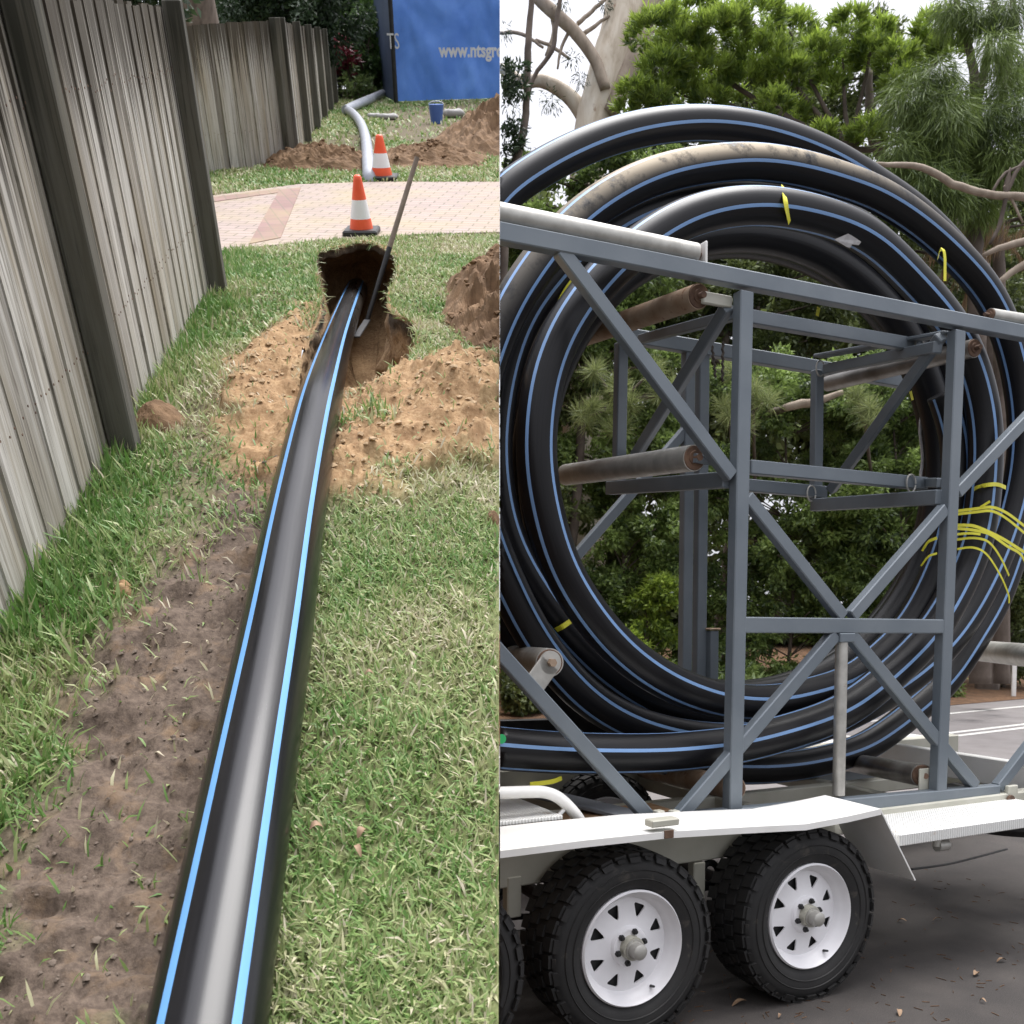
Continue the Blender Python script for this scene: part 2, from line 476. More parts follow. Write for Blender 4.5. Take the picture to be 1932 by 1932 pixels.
# ================================================================== GARDEN BANK
def gpoly(px): return [tuple(gpx(x, y)[:2]) for x, y in px]
MUD = gpoly([(-90, 2060), (-90, 1690), (5, 1620), (52, 1480), (100, 1375), (155, 1285), (230, 1180), (290, 1090), (350, 1010), (400, 930), (440, 880), (500, 860), (560, 860), (520, 1200), (420, 1700), (380, 2060)])
CLIP = gpoly([(330, 1060), (400, 900), (470, 880), (530, 900), (520, 980), (430, 1020)])
WORN = gpoly([(250, 775), (330, 715), (425, 640), (450, 900), (390, 1010), (300, 1085), (255, 1000), (335, 880)])
SANDL = gpoly([(405, 800), (430, 690), (480, 640), (550, 610), (585, 560), (605, 560), (610, 760), (560, 930), (500, 925), (430, 880)])
SANDR = gpoly([(610, 760), (645, 748), (735, 712), (775, 700), (850, 668), (960, 690), (960, 882), (850, 895), (770, 890), (705, 952), (640, 940), (605, 960), (560, 930)])
PITR = [(602, 478), (643, 468), (687, 458), (722, 468), (748, 488), (747, 530), (731, 559), (741, 592), (780, 612), (787, 632), (776, 670), (764, 698), (731, 713), (690, 735), (645, 750), (600, 752), (566, 735), (570, 690), (585, 640), (602, 600), (608, 565), (600, 530), (596, 500)]
PIT = gpoly(PITR)
DRIVE = gpoly([(300, 380), (395, 372), (560, 350), (700, 345), (960, 345), (960, 440), (800, 444), (600, 456), (395, 478), (300, 486)])
BACKD = gpoly([(600, 275), (640, 250), (720, 262), (800, 275), (870, 290), (960, 300), (960, 190), (800, 200), (730, 205), (700, 330), (640, 325), (610, 300)])

MOUNDS = [(*gpx(px_, py_)[:2], a_, b_, h_) for px_, py_, a_, b_, h_ in ((870, 775, .24, .45, .16), (745, 745, .13, .20, .015), (690, 880, .12, .30, .05), (480, 720, .16, .40, .07), (530, 640, .12, .35, .06))]
def terrain_h(x, y):
    h = (fbm(x * 2.1, y * 2.1, 5, 4) - .47) * .05 + (fbm(x * 9, y * 9, 8, 3) - .44) * .016
    sr = blend(x, y, SANDR, .10); sl = blend(x, y, SANDL, .10); md = blend(x, y, MUD, .08)
    h = h + sr * (.03 + (fbm(x * 7, y * 7, 21, 4) - .4) * .13 + np.maximum(0, fbm(x * 16, y * 16, 23, 3) - .45) * .14) + sl * (.01 + (fbm(x * 7, y * 7, 31, 4) - .45) * .11 + np.maximum(0, fbm(x * 16, y * 16, 33, 3) - .45) * .12)
    for bx, by, rx_, ry_, hh_ in MOUNDS: h = h + hh_ * np.exp(-((x - bx) / rx_) ** 2 - ((y - by) / ry_) ** 2) * (1 + .5 * (fbm(x * 5, y * 5, 27, 3) - .45))
    ruts = np.sin((y + .22 * vnoise(x * 3, y * 3, 41)) * 26) * .5 + .5
    h = h + md * (-.02 + (fbm(x * 11, y * 16, 51, 5) - .45) * .07 + (fbm(x * 5, y * 17, 57, 3) - .45) * .06 + np.maximum(0, fbm(x * 24, y * 30, 53, 2) - .42) * .06 - .010 * (ruts > .8))
    far = np.clip((y - 7.0) / 1.0, 0, 1)
    return h * (1 - far * .5)
_soft = {}
def blend(x, y, poly, w):
    """soft, ragged membership of a ground patch"""
    jx = x + (fbm(x * 6, y * 6, 61, 4) - .47) * .28; jy = y + (fbm(x * 6, y * 6, 71, 4) - .47) * .28
    a = 0
    for dx, dy in ((0, 0), (w, 0), (-w, 0), (0, w), (0, -w)):
        a = a + inpoly(jx + dx, jy + dy, poly)
    return a / 5.0
ys = [-1.05]
while ys[-1] < 32: ys.append(ys[-1] + max(.014, (.0062 if 3.2 < ys[-1] < 7.6 else .0105) * abs(ys[-1] + .3)))
ys = np.array(ys); NX = 250
def edge_x(y):
    """where the garden's right edge runs"""
    p0 = GO - CAM
    return -(p0 @ BN + y * (GF @ BN)) / (GR @ BN)
def fence_x(y): return -1.40 - (y - 2.19) * .1283
XX = []
for y in ys:
    l = min(fence_x(y) - .3, -1.0); r = edge_x(y) - .002
    if y > 9: l = -5 - .12 * (y - 9)
    a = np.linspace(l - 5.0, l, 14)[:-1]; b = np.linspace(l, r, NX - 13); XX.append(np.r_[a, b])
XX = np.array(XX); YY = np.repeat(ys[:, None], NX, 1)
ZZ = terrain_h(XX, YY)
mud_m = blend(XX, YY, MUD, .06); sand_m = np.clip(blend(XX, YY, SANDL, .08) + blend(XX, YY, SANDR, .08), 0, 1)
back_m = blend(XX, YY, BACKD, .3); clipm = blend(XX, YY, CLIP, .08)
mud_m = np.maximum(np.maximum(mud_m, back_m * .7), blend(XX, YY, WORN, .12) * .62)
dr = inpoly(XX, YY, DRIVE); ZZ = np.where(dr, -.03, ZZ)
P = Garr(np.c_[XX.ravel(), YY.ravel(), ZZ.ravel()])
nr = len(ys)
ii, jj = np.meshgrid(np.arange(nr - 1), np.arange(NX - 1), indexing='ij')
Fq = np.stack([ii * NX + jj, ii * NX + jj + 1, (ii + 1) * NX + jj + 1, (ii + 1) * NX + jj], -1).reshape(-1, 4)
cx = XX.ravel()[Fq].mean(1); cy = YY.ravel()[Fq].mean(1)
Fq = Fq[~inpoly(cx, cy, PIT)]

def soil_mat(name, attr_masks):
    m, nt, b = new_mat(name)
    v = coords(nt)
    fine = noise(nt, v, 55, 8, .72); mid = noise(nt, v, 9, 6, .65); big = noise(nt, v, 1.6, 5, .6)
    turf = ramp(nt, fine, [(.30, (.045, .040, .020)), (.50, (.12, .115, .055)), (.72, (.30, .26, .16))])  # soil and straw; its dark tones paint in the shade between blades
    turf = mix(nt, ramp(nt, big, [(.4, 0.0), (.65, .55)]), turf, (.20, .25, .10))
    sand = ramp(nt, fine, [(.25, (.15, .085, .040)), (.5, (.37, .24, .128)), (.78, (.53, .38, .23))])
    sand = mix(nt, ramp(nt, mid, [(.36, .65), (.56, 0.0)]), sand, (.20, .115, .058))
    mud = ramp(nt, fine, [(.25, (.045, .033, .026)), (.5, (.128, .097, .076)), (.78, (.22, .17, .13))])
    mud = mix(nt, ramp(nt, mid, [(.52, 0.0), (.72, .6)]), mud, (.27, .18, .105))
    if attr_masks:
        a1 = nd(nt, 'ShaderNodeAttribute', attribute_name='mud'); a2 = nd(nt, 'ShaderNodeAttribute', attribute_name='sand')
        col = mix(nt, a1.outputs['Fac'], turf, mud); col = mix(nt, a2.outputs['Fac'], col, sand)
    else:
        col = {'brown': mix(nt, ramp(nt, mid, [(.4, 0.0), (.6, .7)]), (.155, .098, .058), (.26, .165, .095)), 'sand': sand, 'mud': mud}[name.split('_')[-1]]
        col = mix(nt, ramp(nt, fine, [(.3, .45), (.5, 0.0)]), col, (.11, .07, .042))
        if name.startswith('pit'):
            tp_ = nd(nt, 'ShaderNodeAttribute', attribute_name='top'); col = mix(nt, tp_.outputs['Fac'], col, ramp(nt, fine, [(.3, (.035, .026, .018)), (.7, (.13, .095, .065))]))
    nt.links.new(col, b.inputs['Base Color']); b.inputs['Roughness'].default_value = .95
    b.inputs['Specular IOR Level'].default_value = .2
    bump(nt, b, mix(nt, .5, fine, mid), .55, .02)
    return m
M['turf'] = soil_mat('lawn_soil', True)
M['brown_soil'] = soil_mat('soil_brown', False); M['sand_soil'] = soil_mat('soil_sand', False); M['mud_soil'] = soil_mat('soil_mud', False)
o = put('lawn_ground', P, Fq, M['turf'], base=G(0, 0, 0), smooth_=True, attrs={'mud': ('FLOAT', mud_m.ravel()), 'sand': ('FLOAT', sand_m.ravel())})
tag(o, kind='structure')
# the cut earth side of the bank, down to the level of the yard
eV = []; eF = []
for k in range(0, nr, 3):
    q = P[k * NX + NX - 1]; eV.append(q - BN * .004)
    for s in range(1, 7):
        z = q[2] + (-0.3 - q[2]) * s / 6 if q[2] > -.29 else q[2] - .01 * s
        eV.append(V3(q[0] - .06 - .03 * s - .08 * fbm(k * .13, s * .9, 3, 3), q[1], z))
n7 = len(eV) // 7
for i in range(n7 - 1):
    for s in range(6): eF.append((i * 7 + s, i * 7 + s + 1, (i + 1) * 7 + s + 1, (i + 1) * 7 + s))
tag(put('bank_side', eV, eF, M['brown_soil'], smooth_=True), kind='structure')

# ---- the dug hole with its undercut far end
rim = catmull([V3(x, y, 0) for x, y in PIT], 6, True)
nR = len(rim); cen = V3(rim[:, 0].mean(), rim[:, 1].mean(), 0)
tt = np.clip((rim[:, 1] - 4.25) / (7.3 - 4.25), 0, 1)
rings = []
prof = [(-.10, -.020), (-.045, .016), (0, .002), (.0, -.05), (-.015, -.10), (.02, -.19), (.06, -.30), (.11, -.42), (.18, -.53), (.32, -.64), (.60, -.72)]
for kk, (inw, dz) in enumerate(prof):
    R = rim.copy(); d = R - cen; L = np.linalg.norm(d, axis=1)[:, None]; d = d / L
    scale_in = inw * (.55 + .45 * (L / L.max()))
    if inw > .3: R = cen + (R - cen) * (1 - inw)
    else: R = R - d * scale_in
    depth = .35 + .65 * tt
    z = dz * depth if kk > 2 else np.full(nR, dz)
    fwd = np.where(tt > .72, (tt - .72) / .28, 0) ** 1.3
    push = 0 if kk < 4 else min(1.0, (kk - 3) / 3.0)
    R[:, 1] += fwd * push * .75
    R[:, 0] += fwd * push * .10 * np.sign(R[:, 0] - cen[0])
    nz = (fbm(np.arange(nR) * .35, kk * 1.1 + np.zeros(nR), 81, 4) - .45)
    R -= d * (nz * (.10 if kk > 3 else .07))[:, None]
    R[:, 2] = z + (0 if kk < 3 else 1) * (fbm(R[:, 0] * 14, R[:, 1] * 14, 91, 3) - .45) * .05
    rings.append(R)
fl = cen.copy(); fl[2] = -.66
pv = np.vstack([Garr(r) for r in rings] + [Garr(fl[None, :])])
pf = []
for k in range(len(prof) - 1):
    for j in range(nR):
        j2 = (j + 1) % nR; pf.append((k * nR + j, k * nR + j2, (k + 1) * nR + j2, (k + 1) * nR + j))
kl = (len(prof) - 1) * nR
for j in range(nR): pf.append((kl + j, kl + (j + 1) % nR, len(pv) - 1))
bmq = bmesh.new()
for p in pv: bmq.verts.new(p)
bmq.verts.ensure_lookup_table()
for f in pf: bmq.faces.new([bmq.verts[i] for i in f])
bmesh.ops.subdivide_edges(bmq, edges=bmq.edges[:], cuts=2, use_grid_fill=True)
bmq.verts.ensure_lookup_table()
for v in bmq.verts:
    p = np.array(v.co) - GO; gx, gy, gz = p @ GR, p @ GF, p @ GN
    if gz < -.01:
        a = .05 * (fbm((gx + gz) * 11, (gy + gz) * 11, 101, 4) - .45)
        q = GO + GR * (gx + a) + GF * (gy + a * .6) + GN * gz; v.co = Vector(q)
pme = bpy.data.meshes.new('trench_pit')
M['pit'] = soil_mat('pit_sand', False)
bmesh.ops.recalc_face_normals(bmq, faces=bmq.faces[:])
bmq.verts.index_update()
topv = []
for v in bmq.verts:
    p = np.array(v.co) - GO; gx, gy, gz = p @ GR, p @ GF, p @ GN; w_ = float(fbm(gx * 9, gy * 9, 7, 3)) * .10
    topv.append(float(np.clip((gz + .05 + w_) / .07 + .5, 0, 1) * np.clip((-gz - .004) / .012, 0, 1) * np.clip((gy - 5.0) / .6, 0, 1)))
for v in bmq.verts: v.co -= Vector(G(*cen))
bmq.to_mesh(pme); bmq.free()
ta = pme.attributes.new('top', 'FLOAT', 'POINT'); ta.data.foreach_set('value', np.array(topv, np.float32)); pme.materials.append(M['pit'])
for p in pme.polygons: p.use_smooth = True
o = bpy.data.objects.new('trench_pit', pme); COL.objects.link(o); o.location = Vector(G(*cen)); tag(o, kind='structure')

# ---- paved driveway crossing the garden
def sheet(name, poly, z, mat, n=1):
    V = [G(x, y, z) for x, y in poly]; V2 = [G(x, y, z - .05) for x, y in poly]; k = len(poly)
    F = [tuple(range(k))[::-1]] + [(i, (i + 1) % k, k + (i + 1) % k, k + i) for i in range(k)]
    nn = np.cross(V[1] - V[0], V[2] - V[0])
    gl = np.array([(x, y, 0) for x, y in poly] * 2)
    o = put(name, V + V2, F, mat, base=V[0], attrs={'gl': ('FLOAT_VECTOR', gl)}, clip=-1)
    bm = bmesh.new(); bm.from_mesh(o.data); bmesh.ops.recalc_face_normals(bm, faces=bm.faces[:]); bm.to_mesh(o.data); bm.free()
    return tag(o, kind='structure')
def paver_mat(name, c1, c2, mortar, ang):
    m, nt, b = new_mat(name)
    a = nd(nt, 'ShaderNodeAttribute', attribute_name='gl'); mp = nd(nt, 'ShaderNodeMapping'); mp.inputs['Rotation'].default_value[2] = ang
    nt.links.new(a.outputs['Vector'], mp.inputs[0])
    br = nd(nt, 'ShaderNodeTexBrick'); br.inputs['Scale'].default_value = 1
    br.inputs['Brick Width'].default_value = .23; br.inputs['Row Height'].default_value = .115; br.inputs['Mortar Size'].default_value = .008; br.inputs['Mortar Smooth'].default_value = .3
    br.inputs['Color1'].default_value = (*c1, 1); br.inputs['Color2'].default_value = (*c2, 1); br.inputs['Mortar'].default_value = (*mortar, 1); br.inputs['Bias'].default_value = .1
    nt.links.new(mp.outputs[0], br.inputs[0])
    st = ramp(nt, noise(nt, mp.outputs[0], 1.3, 6, .65), [(.42, 0.0), (.72, .6)])
    nt.links.new(mix(nt, st, br.outputs[0], (.36, .30, .15)), b.inputs['Base Color'])
    b.inputs['Roughness'].default_value = .85
    bump(nt, b, br.outputs['Fac'], -.4, .01)
    return m
M['paver'] = paver_mat('pale_pavers', (.38, .300, .265), (.33, .262, .232), (.17, .145, .115), .12)
M['redpaver'] = paver_mat('red_pavers', (.235, .145, .130), (.285, .18, .16), (.20, .15, .12), 1.25)
sheet('driveway', DRIVE, .012, M['paver'])
sheet('driveway_border', gpoly([(528, 361), (568, 357), (530, 452), (470, 464)]), .017, M['redpaver'])
sheet('driveway_border', gpoly([(300, 384), (395, 376), (528, 359), (528, 366), (395, 385), (300, 392)]), .017, M['redpaver'])

# ---- wooden paling fences
def wood_mat(name, dark=0.0):
    m, nt, b = new_mat(name)
    v = coords(nt, 'gl', (34, .9, 1)); v2 = coords(nt, 'gl', (5, .5, 1)); v3 = coords(nt, 'gl', (90, 1.6, 1))
    at = nd(nt, 'ShaderNodeAttribute', attribute_name='tone'); hh = nd(nt, 'ShaderNodeAttribute', attribute_name='high')
    gr = noise(nt, v, 1, 8, .62, .4); bl = noise(nt, v2, 1, 4, .6); fi = noise(nt, v3, 1, 6, .7)
    c = ramp(nt, gr, [(.34, (.19, .175, .152)), (.47, (.42, .40, .355)), (.64, (.60, .58, .54))])
    c = mix(nt, ramp(nt, bl, [(.42, 0.0), (.66, .75)]), c, (.27, .22, .135))
    c = mix(nt, ramp(nt, at.outputs['Fac'], [(0, .75), (.5, 0.0)]), c, (.15, .135, .115))
    c = mix(nt, ramp(nt, at.outputs['Fac'], [(.6, 0.0), (1, .55)]), c, (.44, .43, .40))
    # water stain running down from the cut tops
    sn = nd(nt, 'ShaderNodeMath', operation='MULTIPLY_ADD'); nt.links.new(noise(nt, coords(nt, 'gl', (48, .38, 1)), 1, 5, .6, .3), sn.inputs[0]); sn.inputs[1].default_value = 1.6; nt.links.new(hh.outputs['Fac'], sn.inputs[2])
    sm = nd(nt, 'ShaderNodeMapRange'); sm.inputs[1].default_value = 1.45; sm.inputs[2].default_value = 1.68; sm.inputs[3].default_value = 0; sm.inputs[4].default_value = .88
    nt.links.new(sn.outputs[0], sm.inputs[0])
    c = mix(nt, sm.outputs[0], c, (.034, .026, .015))
    c = mix(nt, ramp(nt, fi, [(.34, .85), (.45, 0.0)]), c, (.06, .05, .042))
    kn = noise(nt, coords(nt, 'gl', (9, 2.6, 1)), 1, 2, .5); c = mix(nt, ramp(nt, kn, [(.70, 0.0), (.76, .7)]), c, (.10, .075, .055))
    if dark: c = mix(nt, dark, c, (.040, .042, .034))
    nt.links.new(c, b.inputs['Base Color']); b.inputs['Roughness'].default_value = .88; b.inputs['Specular IOR Level'].default_value = .25
    bump(nt, b, mix(nt, .5, gr, fi), .5, .006)
    return m
M['paling'] = wood_mat('weathered_paling'); M['fpost'] = wood_mat('weathered_post', .74)
def fence(name, label, p0, p1, h0, h1, posts, lawn, pw=.095, post_h=.03, tone_lo=0, ends=True):
    """p0,p1 on the slope; palings behind, posts standing proud on the lawn side"""
    p0 = V3(*p0, 0); p1 = V3(*p1, 0); d = p1 - p0; L = np.linalg.norm(d); d /= L
    nrm = V3(d[1], -d[0], 0) * lawn
    t = thing(name, label, 'fence', G(*p0))
    cuts = [0] + list(posts) + [L] if ends else list(posts)
    def W(p): return GO + GR * p[0] + GF * p[1] + GN * p[2]
    for a, b in zip(cuts[:-1], cuts[1:]):
        if b - a < .05: continue
        mb = MB(); gl = []; tone = []; high = []; s = a; k = 0
        while s < b - .02:
            w = pw * rng.uniform(.9, 1.1); e = min(s + w, b); f = (s + e) / 2 / L
            h = h0 + (h1 - h0) * f + rng.normal(0, .006); off = (.010 if k % 2 else 0) + rng.normal(0, .0015); tn = np.clip(rng.normal(.5, .25), 0, 1) * (1 - tone_lo) + tone_lo * .3
            lap = .024 if k % 2 else .002; tw = rng.normal(0, .003); sg = rng.normal(0, .004)
            nq = 5
            for q in range(nq + 1):
                z = -.04 + (h + .04) * q / nq; bend = sg * math.sin(q / nq * 3.1)
                for x_, y_ in ((s - lap, off - tw), (e + lap, off + tw), (e + lap, off + tw - .016), (s - lap, off - tw - .016)):
                    p = p0 + d * (x_ + bend) + nrm * (y_ - .02); p[2] = z; mb.V.append(W(p))
                    gl.append((x_ + k * 3.7, z + k * 1.3, 0)); tone.append(tn); high.append(z / h)
            o0 = len(mb.V) - 4 * (nq + 1)
            for q in range(nq):
                for c in range(4):
                    f4 = (o0 + q * 4 + c, o0 + q * 4 + (c + 1) % 4, o0 + q * 4 + 4 + (c + 1) % 4, o0 + q * 4 + 4 + c); mb.F.append(f4 if lawn < 0 else f4[::-1]); mb.M.append(0)
            o1 = o0 + nq * 4; mb.F.append((o1, o1 + 1, o1 + 2, o1 + 3)); mb.M.append(0)
            s = e + rng.uniform(0, .003); k += 1
        for rz in (.28, .80):
            for xq in np.arange(a + .05, b - .02, pw * .5):
                c_ = p0 + d * (xq + rng.normal(0, .008)) + nrm * .0045; c_[2] = h0 * rz + rng.normal(0, .012); n0 = len(mb.V)
                mb.cyl(W(c_), W(c_ + nrm * .002), .0042, n=6, m=1); k_ = len(mb.V) - n0
                gl += [(0, 0, 0)] * k_; tone += [0] * k_; high += [0] * k_
        o = mb.put('paling_panel', [M['paling'], M['rust']], t, attrs={'gl': ('FLOAT_VECTOR', gl), 'tone': ('FLOAT', tone), 'high': ('FLOAT', high)})
        bm = bmesh.new(); bm.from_mesh(o.data); bmesh.ops.recalc_face_normals(bm, faces=bm.faces[:]); bm.to_mesh(o.data); bm.free()
    for k, a in enumerate(posts):
        f = a / L; h = h0 + (h1 - h0) * f + post_h
        mb = MB(); c0 = p0 + d * a + nrm * .045
        lo = W(c0 + V3(0, 0, -.05)); hi = W(c0 + V3(0, 0, h))
        mb.bar(lo, hi, .10, .10, W(c0 + nrm) - W(c0), ch=.006)
        vv = np.array(mb.V) - GO
        gl = np.c_[vv @ GR * .5 + vv @ GF * .5 + k * 3, vv @ GN, np.zeros(len(vv))]
        mb.put('post', M['fpost'], t, attrs={'gl': ('FLOAT_VECTOR', gl), 'tone': ('FLOAT', np.full(len(vv), .35)), 'high': ('FLOAT', (vv @ GN) / h * .9)})
    return t
def along(p0, p1, y): return abs(y - p0[1]) / abs(p1[1] - p0[1]) * math.hypot(p1[0] - p0[0], p1[1] - p0[1])
fa = (-1.13, .2); fb = (-1.925, 6.42)
hA = gpx_y(340, 12, 6.36)[2]
fence('paling_fence', 'tall weathered grey paling fence on the left with two dark posts, beside the pipe', fa, fb, hA, hA, [along(fa, fb, 3.56), along(fa, fb, 6.36)], 1, ends=True)
c2 = gpx(551, 307)[:2]; l2 = gpx(330, 336)[:2]; e3 = gpx(640, 186)[:2]
hB = gpx_y(543, 38, c2[1])[2]
d2 = math.hypot(c2[0] - l2[0], c2[1] - l2[1])
fence('paling_fence', 'pale grey paling fence facing across the brick driveway, with its corner post at the right', l2, c2, gpx_y(362, 54, gpx(362, 333)[1])[2], hB, [d2 - .06], 1, ends=True, pw=.12)
d3 = math.hypot(c2[0] - e3[0], c2[1] - e3[1])
hC = gpx_y(640, 62, e3[1])[2]
fence('paling_fence', 'receding paling fence with a row of dark posts beyond the driveway, ending near the shrubs', c2, e3, hB, hC, list(np.linspace(.12, d3 - .1, 7)), 1, ends=True, pw=.11)

# ---- the black pipe lying down the slope into the hole
pp = []
for x, y, z in ((392, 1932, .093), (470, 1480, .093), (520, 1200, .093), (546, 1040, .094), (566, 930, .098), (586, 830, .105), (606, 745, .070), (632, 655, -.15), (655, 590, -.33), (672, 548, -.47), (684, 522, -.58)):
    pp.append(gpx(x, y, z))
d0 = pp[0] - pp[2]; pp.insert(0, pp[0] + d0 * .8); pp.insert(0, pp[0] + d0 * .8)
d1 = pp[-1] - pp[-2]; pp.append(pp[-1] + d1 * 1.6)
PL = resample(smooth(resample(catmull(pp, 8), .03), 30), .03)
PW = Garr(PL)
nP = len(PW)
def dustL(P, ang):
    s = np.linspace(0, 1, len(P))[:, None]; a = np.cos(ang)[None, :]
    return np.clip((s - .55) * 1.2, 0, .5) * (.15 + .85 * (1 - np.abs(a)))
t_up = np.repeat(GN[None, :], nP, 0)
sd_ = np.repeat(GR[None, :], nP, 0)
PM = pipe_mats('lawn', (.12, .30, .58), .17, .30, .36)
o = pipe_mesh('water_pipe', PW, .093, t_up, sd_, -36 + 6, PM, dust=dustL, base=G(*pp[2]))
tag(o, 'thick black pipe with blue stripes lying on the grass and running down into the hole', 'pipe')

# ---- long bar standing in the hole
b0 = gpx(693, 604, -.38); b1 = gpx_y(787, 297, b0[1] + .55)
tb = thing('digging_bar', 'long thin rusty bar leaning out of the dug hole towards the driveway', 'bar', G(*b0))
mb = MB(); pa = G(*b0); pb = G(*b1); mb.cyl(pa, pa * .55 + pb * .45, .017, .020, 12); auto(mb.put('shaft_tip', M['black'], tb))
mb = MB(); mb.cyl(pa * .55 + pb * .45, pb, .020, .0175, 12); auto(mb.put('handle', simple('old_timber', (.14, .105, .08), (.24, .19, .15), 12, .8), tb))
mb = MB(); b00 = gpx(672, 636, -.30); mb.bar(G(*b00), pa, .05, .012, GN); mb.put('blade', M['black'], tb)

# ---- traffic cones
def cone(label, px, pyb, pyt, wpx):
    b = gpx(px, pyb); tpt = gpx_y(px - 2, pyt, b[1]); h = tpt[2]
    W = abs(gpx(px + wpx / 2, pyb)[0] - gpx(px - wpx / 2, pyb)[0])
    t = thing('traffic_cone', label, 'traffic cone', G(*b), 'traffic cones by the driveway')
    def P(x, y, z): return G(b[0] + x, b[1] + y, b[2] + z)
    zs = [.045, h * .30, h * .62, h]; n = 28
    r0, r1 = W * .345, W * .11
    def rad(z): return r0 + (r1 - r0) * (z - .045) / (h - .045)
    def lath(z0, z1, nm, mat, top=False):
        V = []; F = []; ks = 6
        for i in range(ks + 1):
            z = z0 + (z1 - z0) * i / ks
            for k in range(n): a = k * 2 * math.pi / n; V.append(P(math.cos(a) * rad(z), math.sin(a) * rad(z), z))
        for i in range(ks):
            for k in range(n): F.append((i * n + k, i * n + (k + 1) % n, (i + 1) * n + (k + 1) % n, (i + 1) * n + k))
        if top:
            o_ = len(V)
            for k in range(n): a = k * 2 * math.pi / n; V.append(P(math.cos(a) * rad(z1) * .62, math.sin(a) * rad(z1) * .62, z1 + .012))
            for k in range(n): F.append((ks * n + k, ks * n + (k + 1) % n, o_ + (k + 1) % n, o_ + k))
            F.append(tuple(range(o_, o_ + n)))
        return auto(put(nm, V, F, mat, t, smooth_=True), 50)
    lath(.045, zs[1], 'lower_cone', M['orange_cone']); lath(zs[1], zs[2], 'reflective_band', M['white_band']); lath(zs[2], h, 'upper_cone', M['orange_cone'], True)
    mb = MB(); mb.bbox(P(0, 0, .028), GR * W * .5, GF * W * .5, GN * .026, .012); mb.put('base', M['black'], t)
cone('orange and white traffic cone in front, standing on the grass edge above the hole', 683, 444, 333, 64)
cone('orange and white traffic cone further back, beside the grey hose across the driveway', 721, 340, 256, 58)

# ---- grey hose beyond the driveway
hp = [gpx(x, y, z) for x, y, z in ((698, 352, -.05), (697, 335, .05), (694, 300, .09), (690, 262, .09), (682, 236, .09), (668, 216, .09), (654, 207, .10))]
hp2 = [gpx(x, y, z) for x, y, z in ((652, 208, .10), (672, 198, .12), (700, 186, .12), (722, 176, .12))]
M['hose'] = simple('grey_hose', (.27, .29, .33), (.36, .38, .42), 4, .5, 0, .05, 40)
th = thing('drain_hose', 'pale grey flexible pipe curving across the grass beyond the driveway', 'hose', G(*hp[0]))
mb = MB(); mb.path(Garr(smooth(resample(catmull(hp, 8), .12), 6)), .075, 14); auto(mb.put('hose_length', M['hose'], th), 50)
mb = MB(); mb.path(Garr(resample(catmull(hp2, 6), .2)), .085, 14); auto(mb.put('hose_length', M['hose'], th), 50)

# ---- heaps of dug earth
OCT = np.array([(1, 0, 0), (-1, 0, 0), (0, 1, 0), (0, -1, 0), (0, 0, 1), (0, 0, -1), (.6, .6, .5), (-.6, .6, .5), (-.6, -.6, .5), (.6, -.6, .5)])
OCF = [(0, 6, 9), (6, 4, 9), (6, 2, 7), (6, 7, 4), (7, 1, 8), (7, 8, 4), (8, 3, 9), (8, 9, 4), (0, 2, 6), (2, 1, 7), (1, 3, 8), (3, 0, 9), (0, 5, 2), (2, 5, 1), (1, 5, 3), (3, 5, 0)]
def heap(name, label, cat, c, rx, ry, h, mat, seed, rough=.35, n=64, m=26, group=None, clods=0, cs=.04):
    V = [] ; F = []
    for i in range(m + 1):
        r = i / m
        for k in range(n):
            a = k * 2 * math.pi / n; rr = r * (1 + .25 * (vnoise(math.cos(a) * 1.7 + 5, math.sin(a) * 1.7 + 5, seed) - .5))
            x = c[0] + math.cos(a) * rx * rr; y = c[1] + math.sin(a) * ry * rr
            z = h * (1 - r ** 2) ** 1.2 * (1 + .5 * (fbm(x * 3, y * 3, seed + 3, 3) - .45)) + h * rough * (fbm(x * 9, y * 9, seed + 7, 4) - .42) * (1 - r ** 3) + min(.10, .5 * h * rough) * max(0, fbm(x * 15, y * 15, seed + 11, 3) - .40) * (1 - r ** 3) + .035 * (fbm(x * 34, y * 34, seed + 13, 2) - .4) * (1 - r ** 2) - .04 * r ** 3
            V.append(G(x, y, float(z)))
    for i in range(m):
        for k in range(n): F.append((i * n + k, (i + 1) * n + k, (i + 1) * n + (k + 1) % n, i * n + (k + 1) % n))
    nv = len(V)
    for q in range(clods):
        p = V[int(rng.integers(n, nv))]; s_ = cs * rng.uniform(.25, 1) ** 1.5; o_ = len(V)
        for d in OCT * rng.uniform(.6, 1.25, (10, 1)) * s_: V.append(p + GR * d[0] + GF * d[1] + GN * (d[2] * .8 + s_ * .2))
        F.extend([tuple(i + o_ for i in f) for f in OCF])
    o = put(name, V, F, mat, base=G(*c, 0), smooth_=False, clip=-1, fill=False)
    return tag(o, label, cat, group)
heap('dirt_heap', 'long brown heap of dug earth right of the hole', 'dirt heap', (.20, 6.0), .72, 1.55, .27, M['brown_soil'], 5, 1.3, 150, 70, clods=260, cs=.028)
heap('dirt_heap', 'large brown heap of earth at the back right, below the blue sheet', 'dirt heap', (.75, 16.4), 2.1, 2.9, .72, M['brown_soil'], 9, .7, 110, 50, clods=120, cs=.05)
heap('dirt_heap', 'low brown heap of earth around the grey hose behind the rear cone', 'dirt heap', (-2.35, 13.2), .85, .75, .22, M['brown_soil'], 13, .9, 90, 40, clods=90, cs=.035)
heap('dirt_heap', 'spread brown earth behind the rear cone, right of the hose', 'dirt heap', (-1.05, 13.6), .95, .95, .17, M['brown_soil'], 15, .9, 90, 40, clods=90, cs=.035)
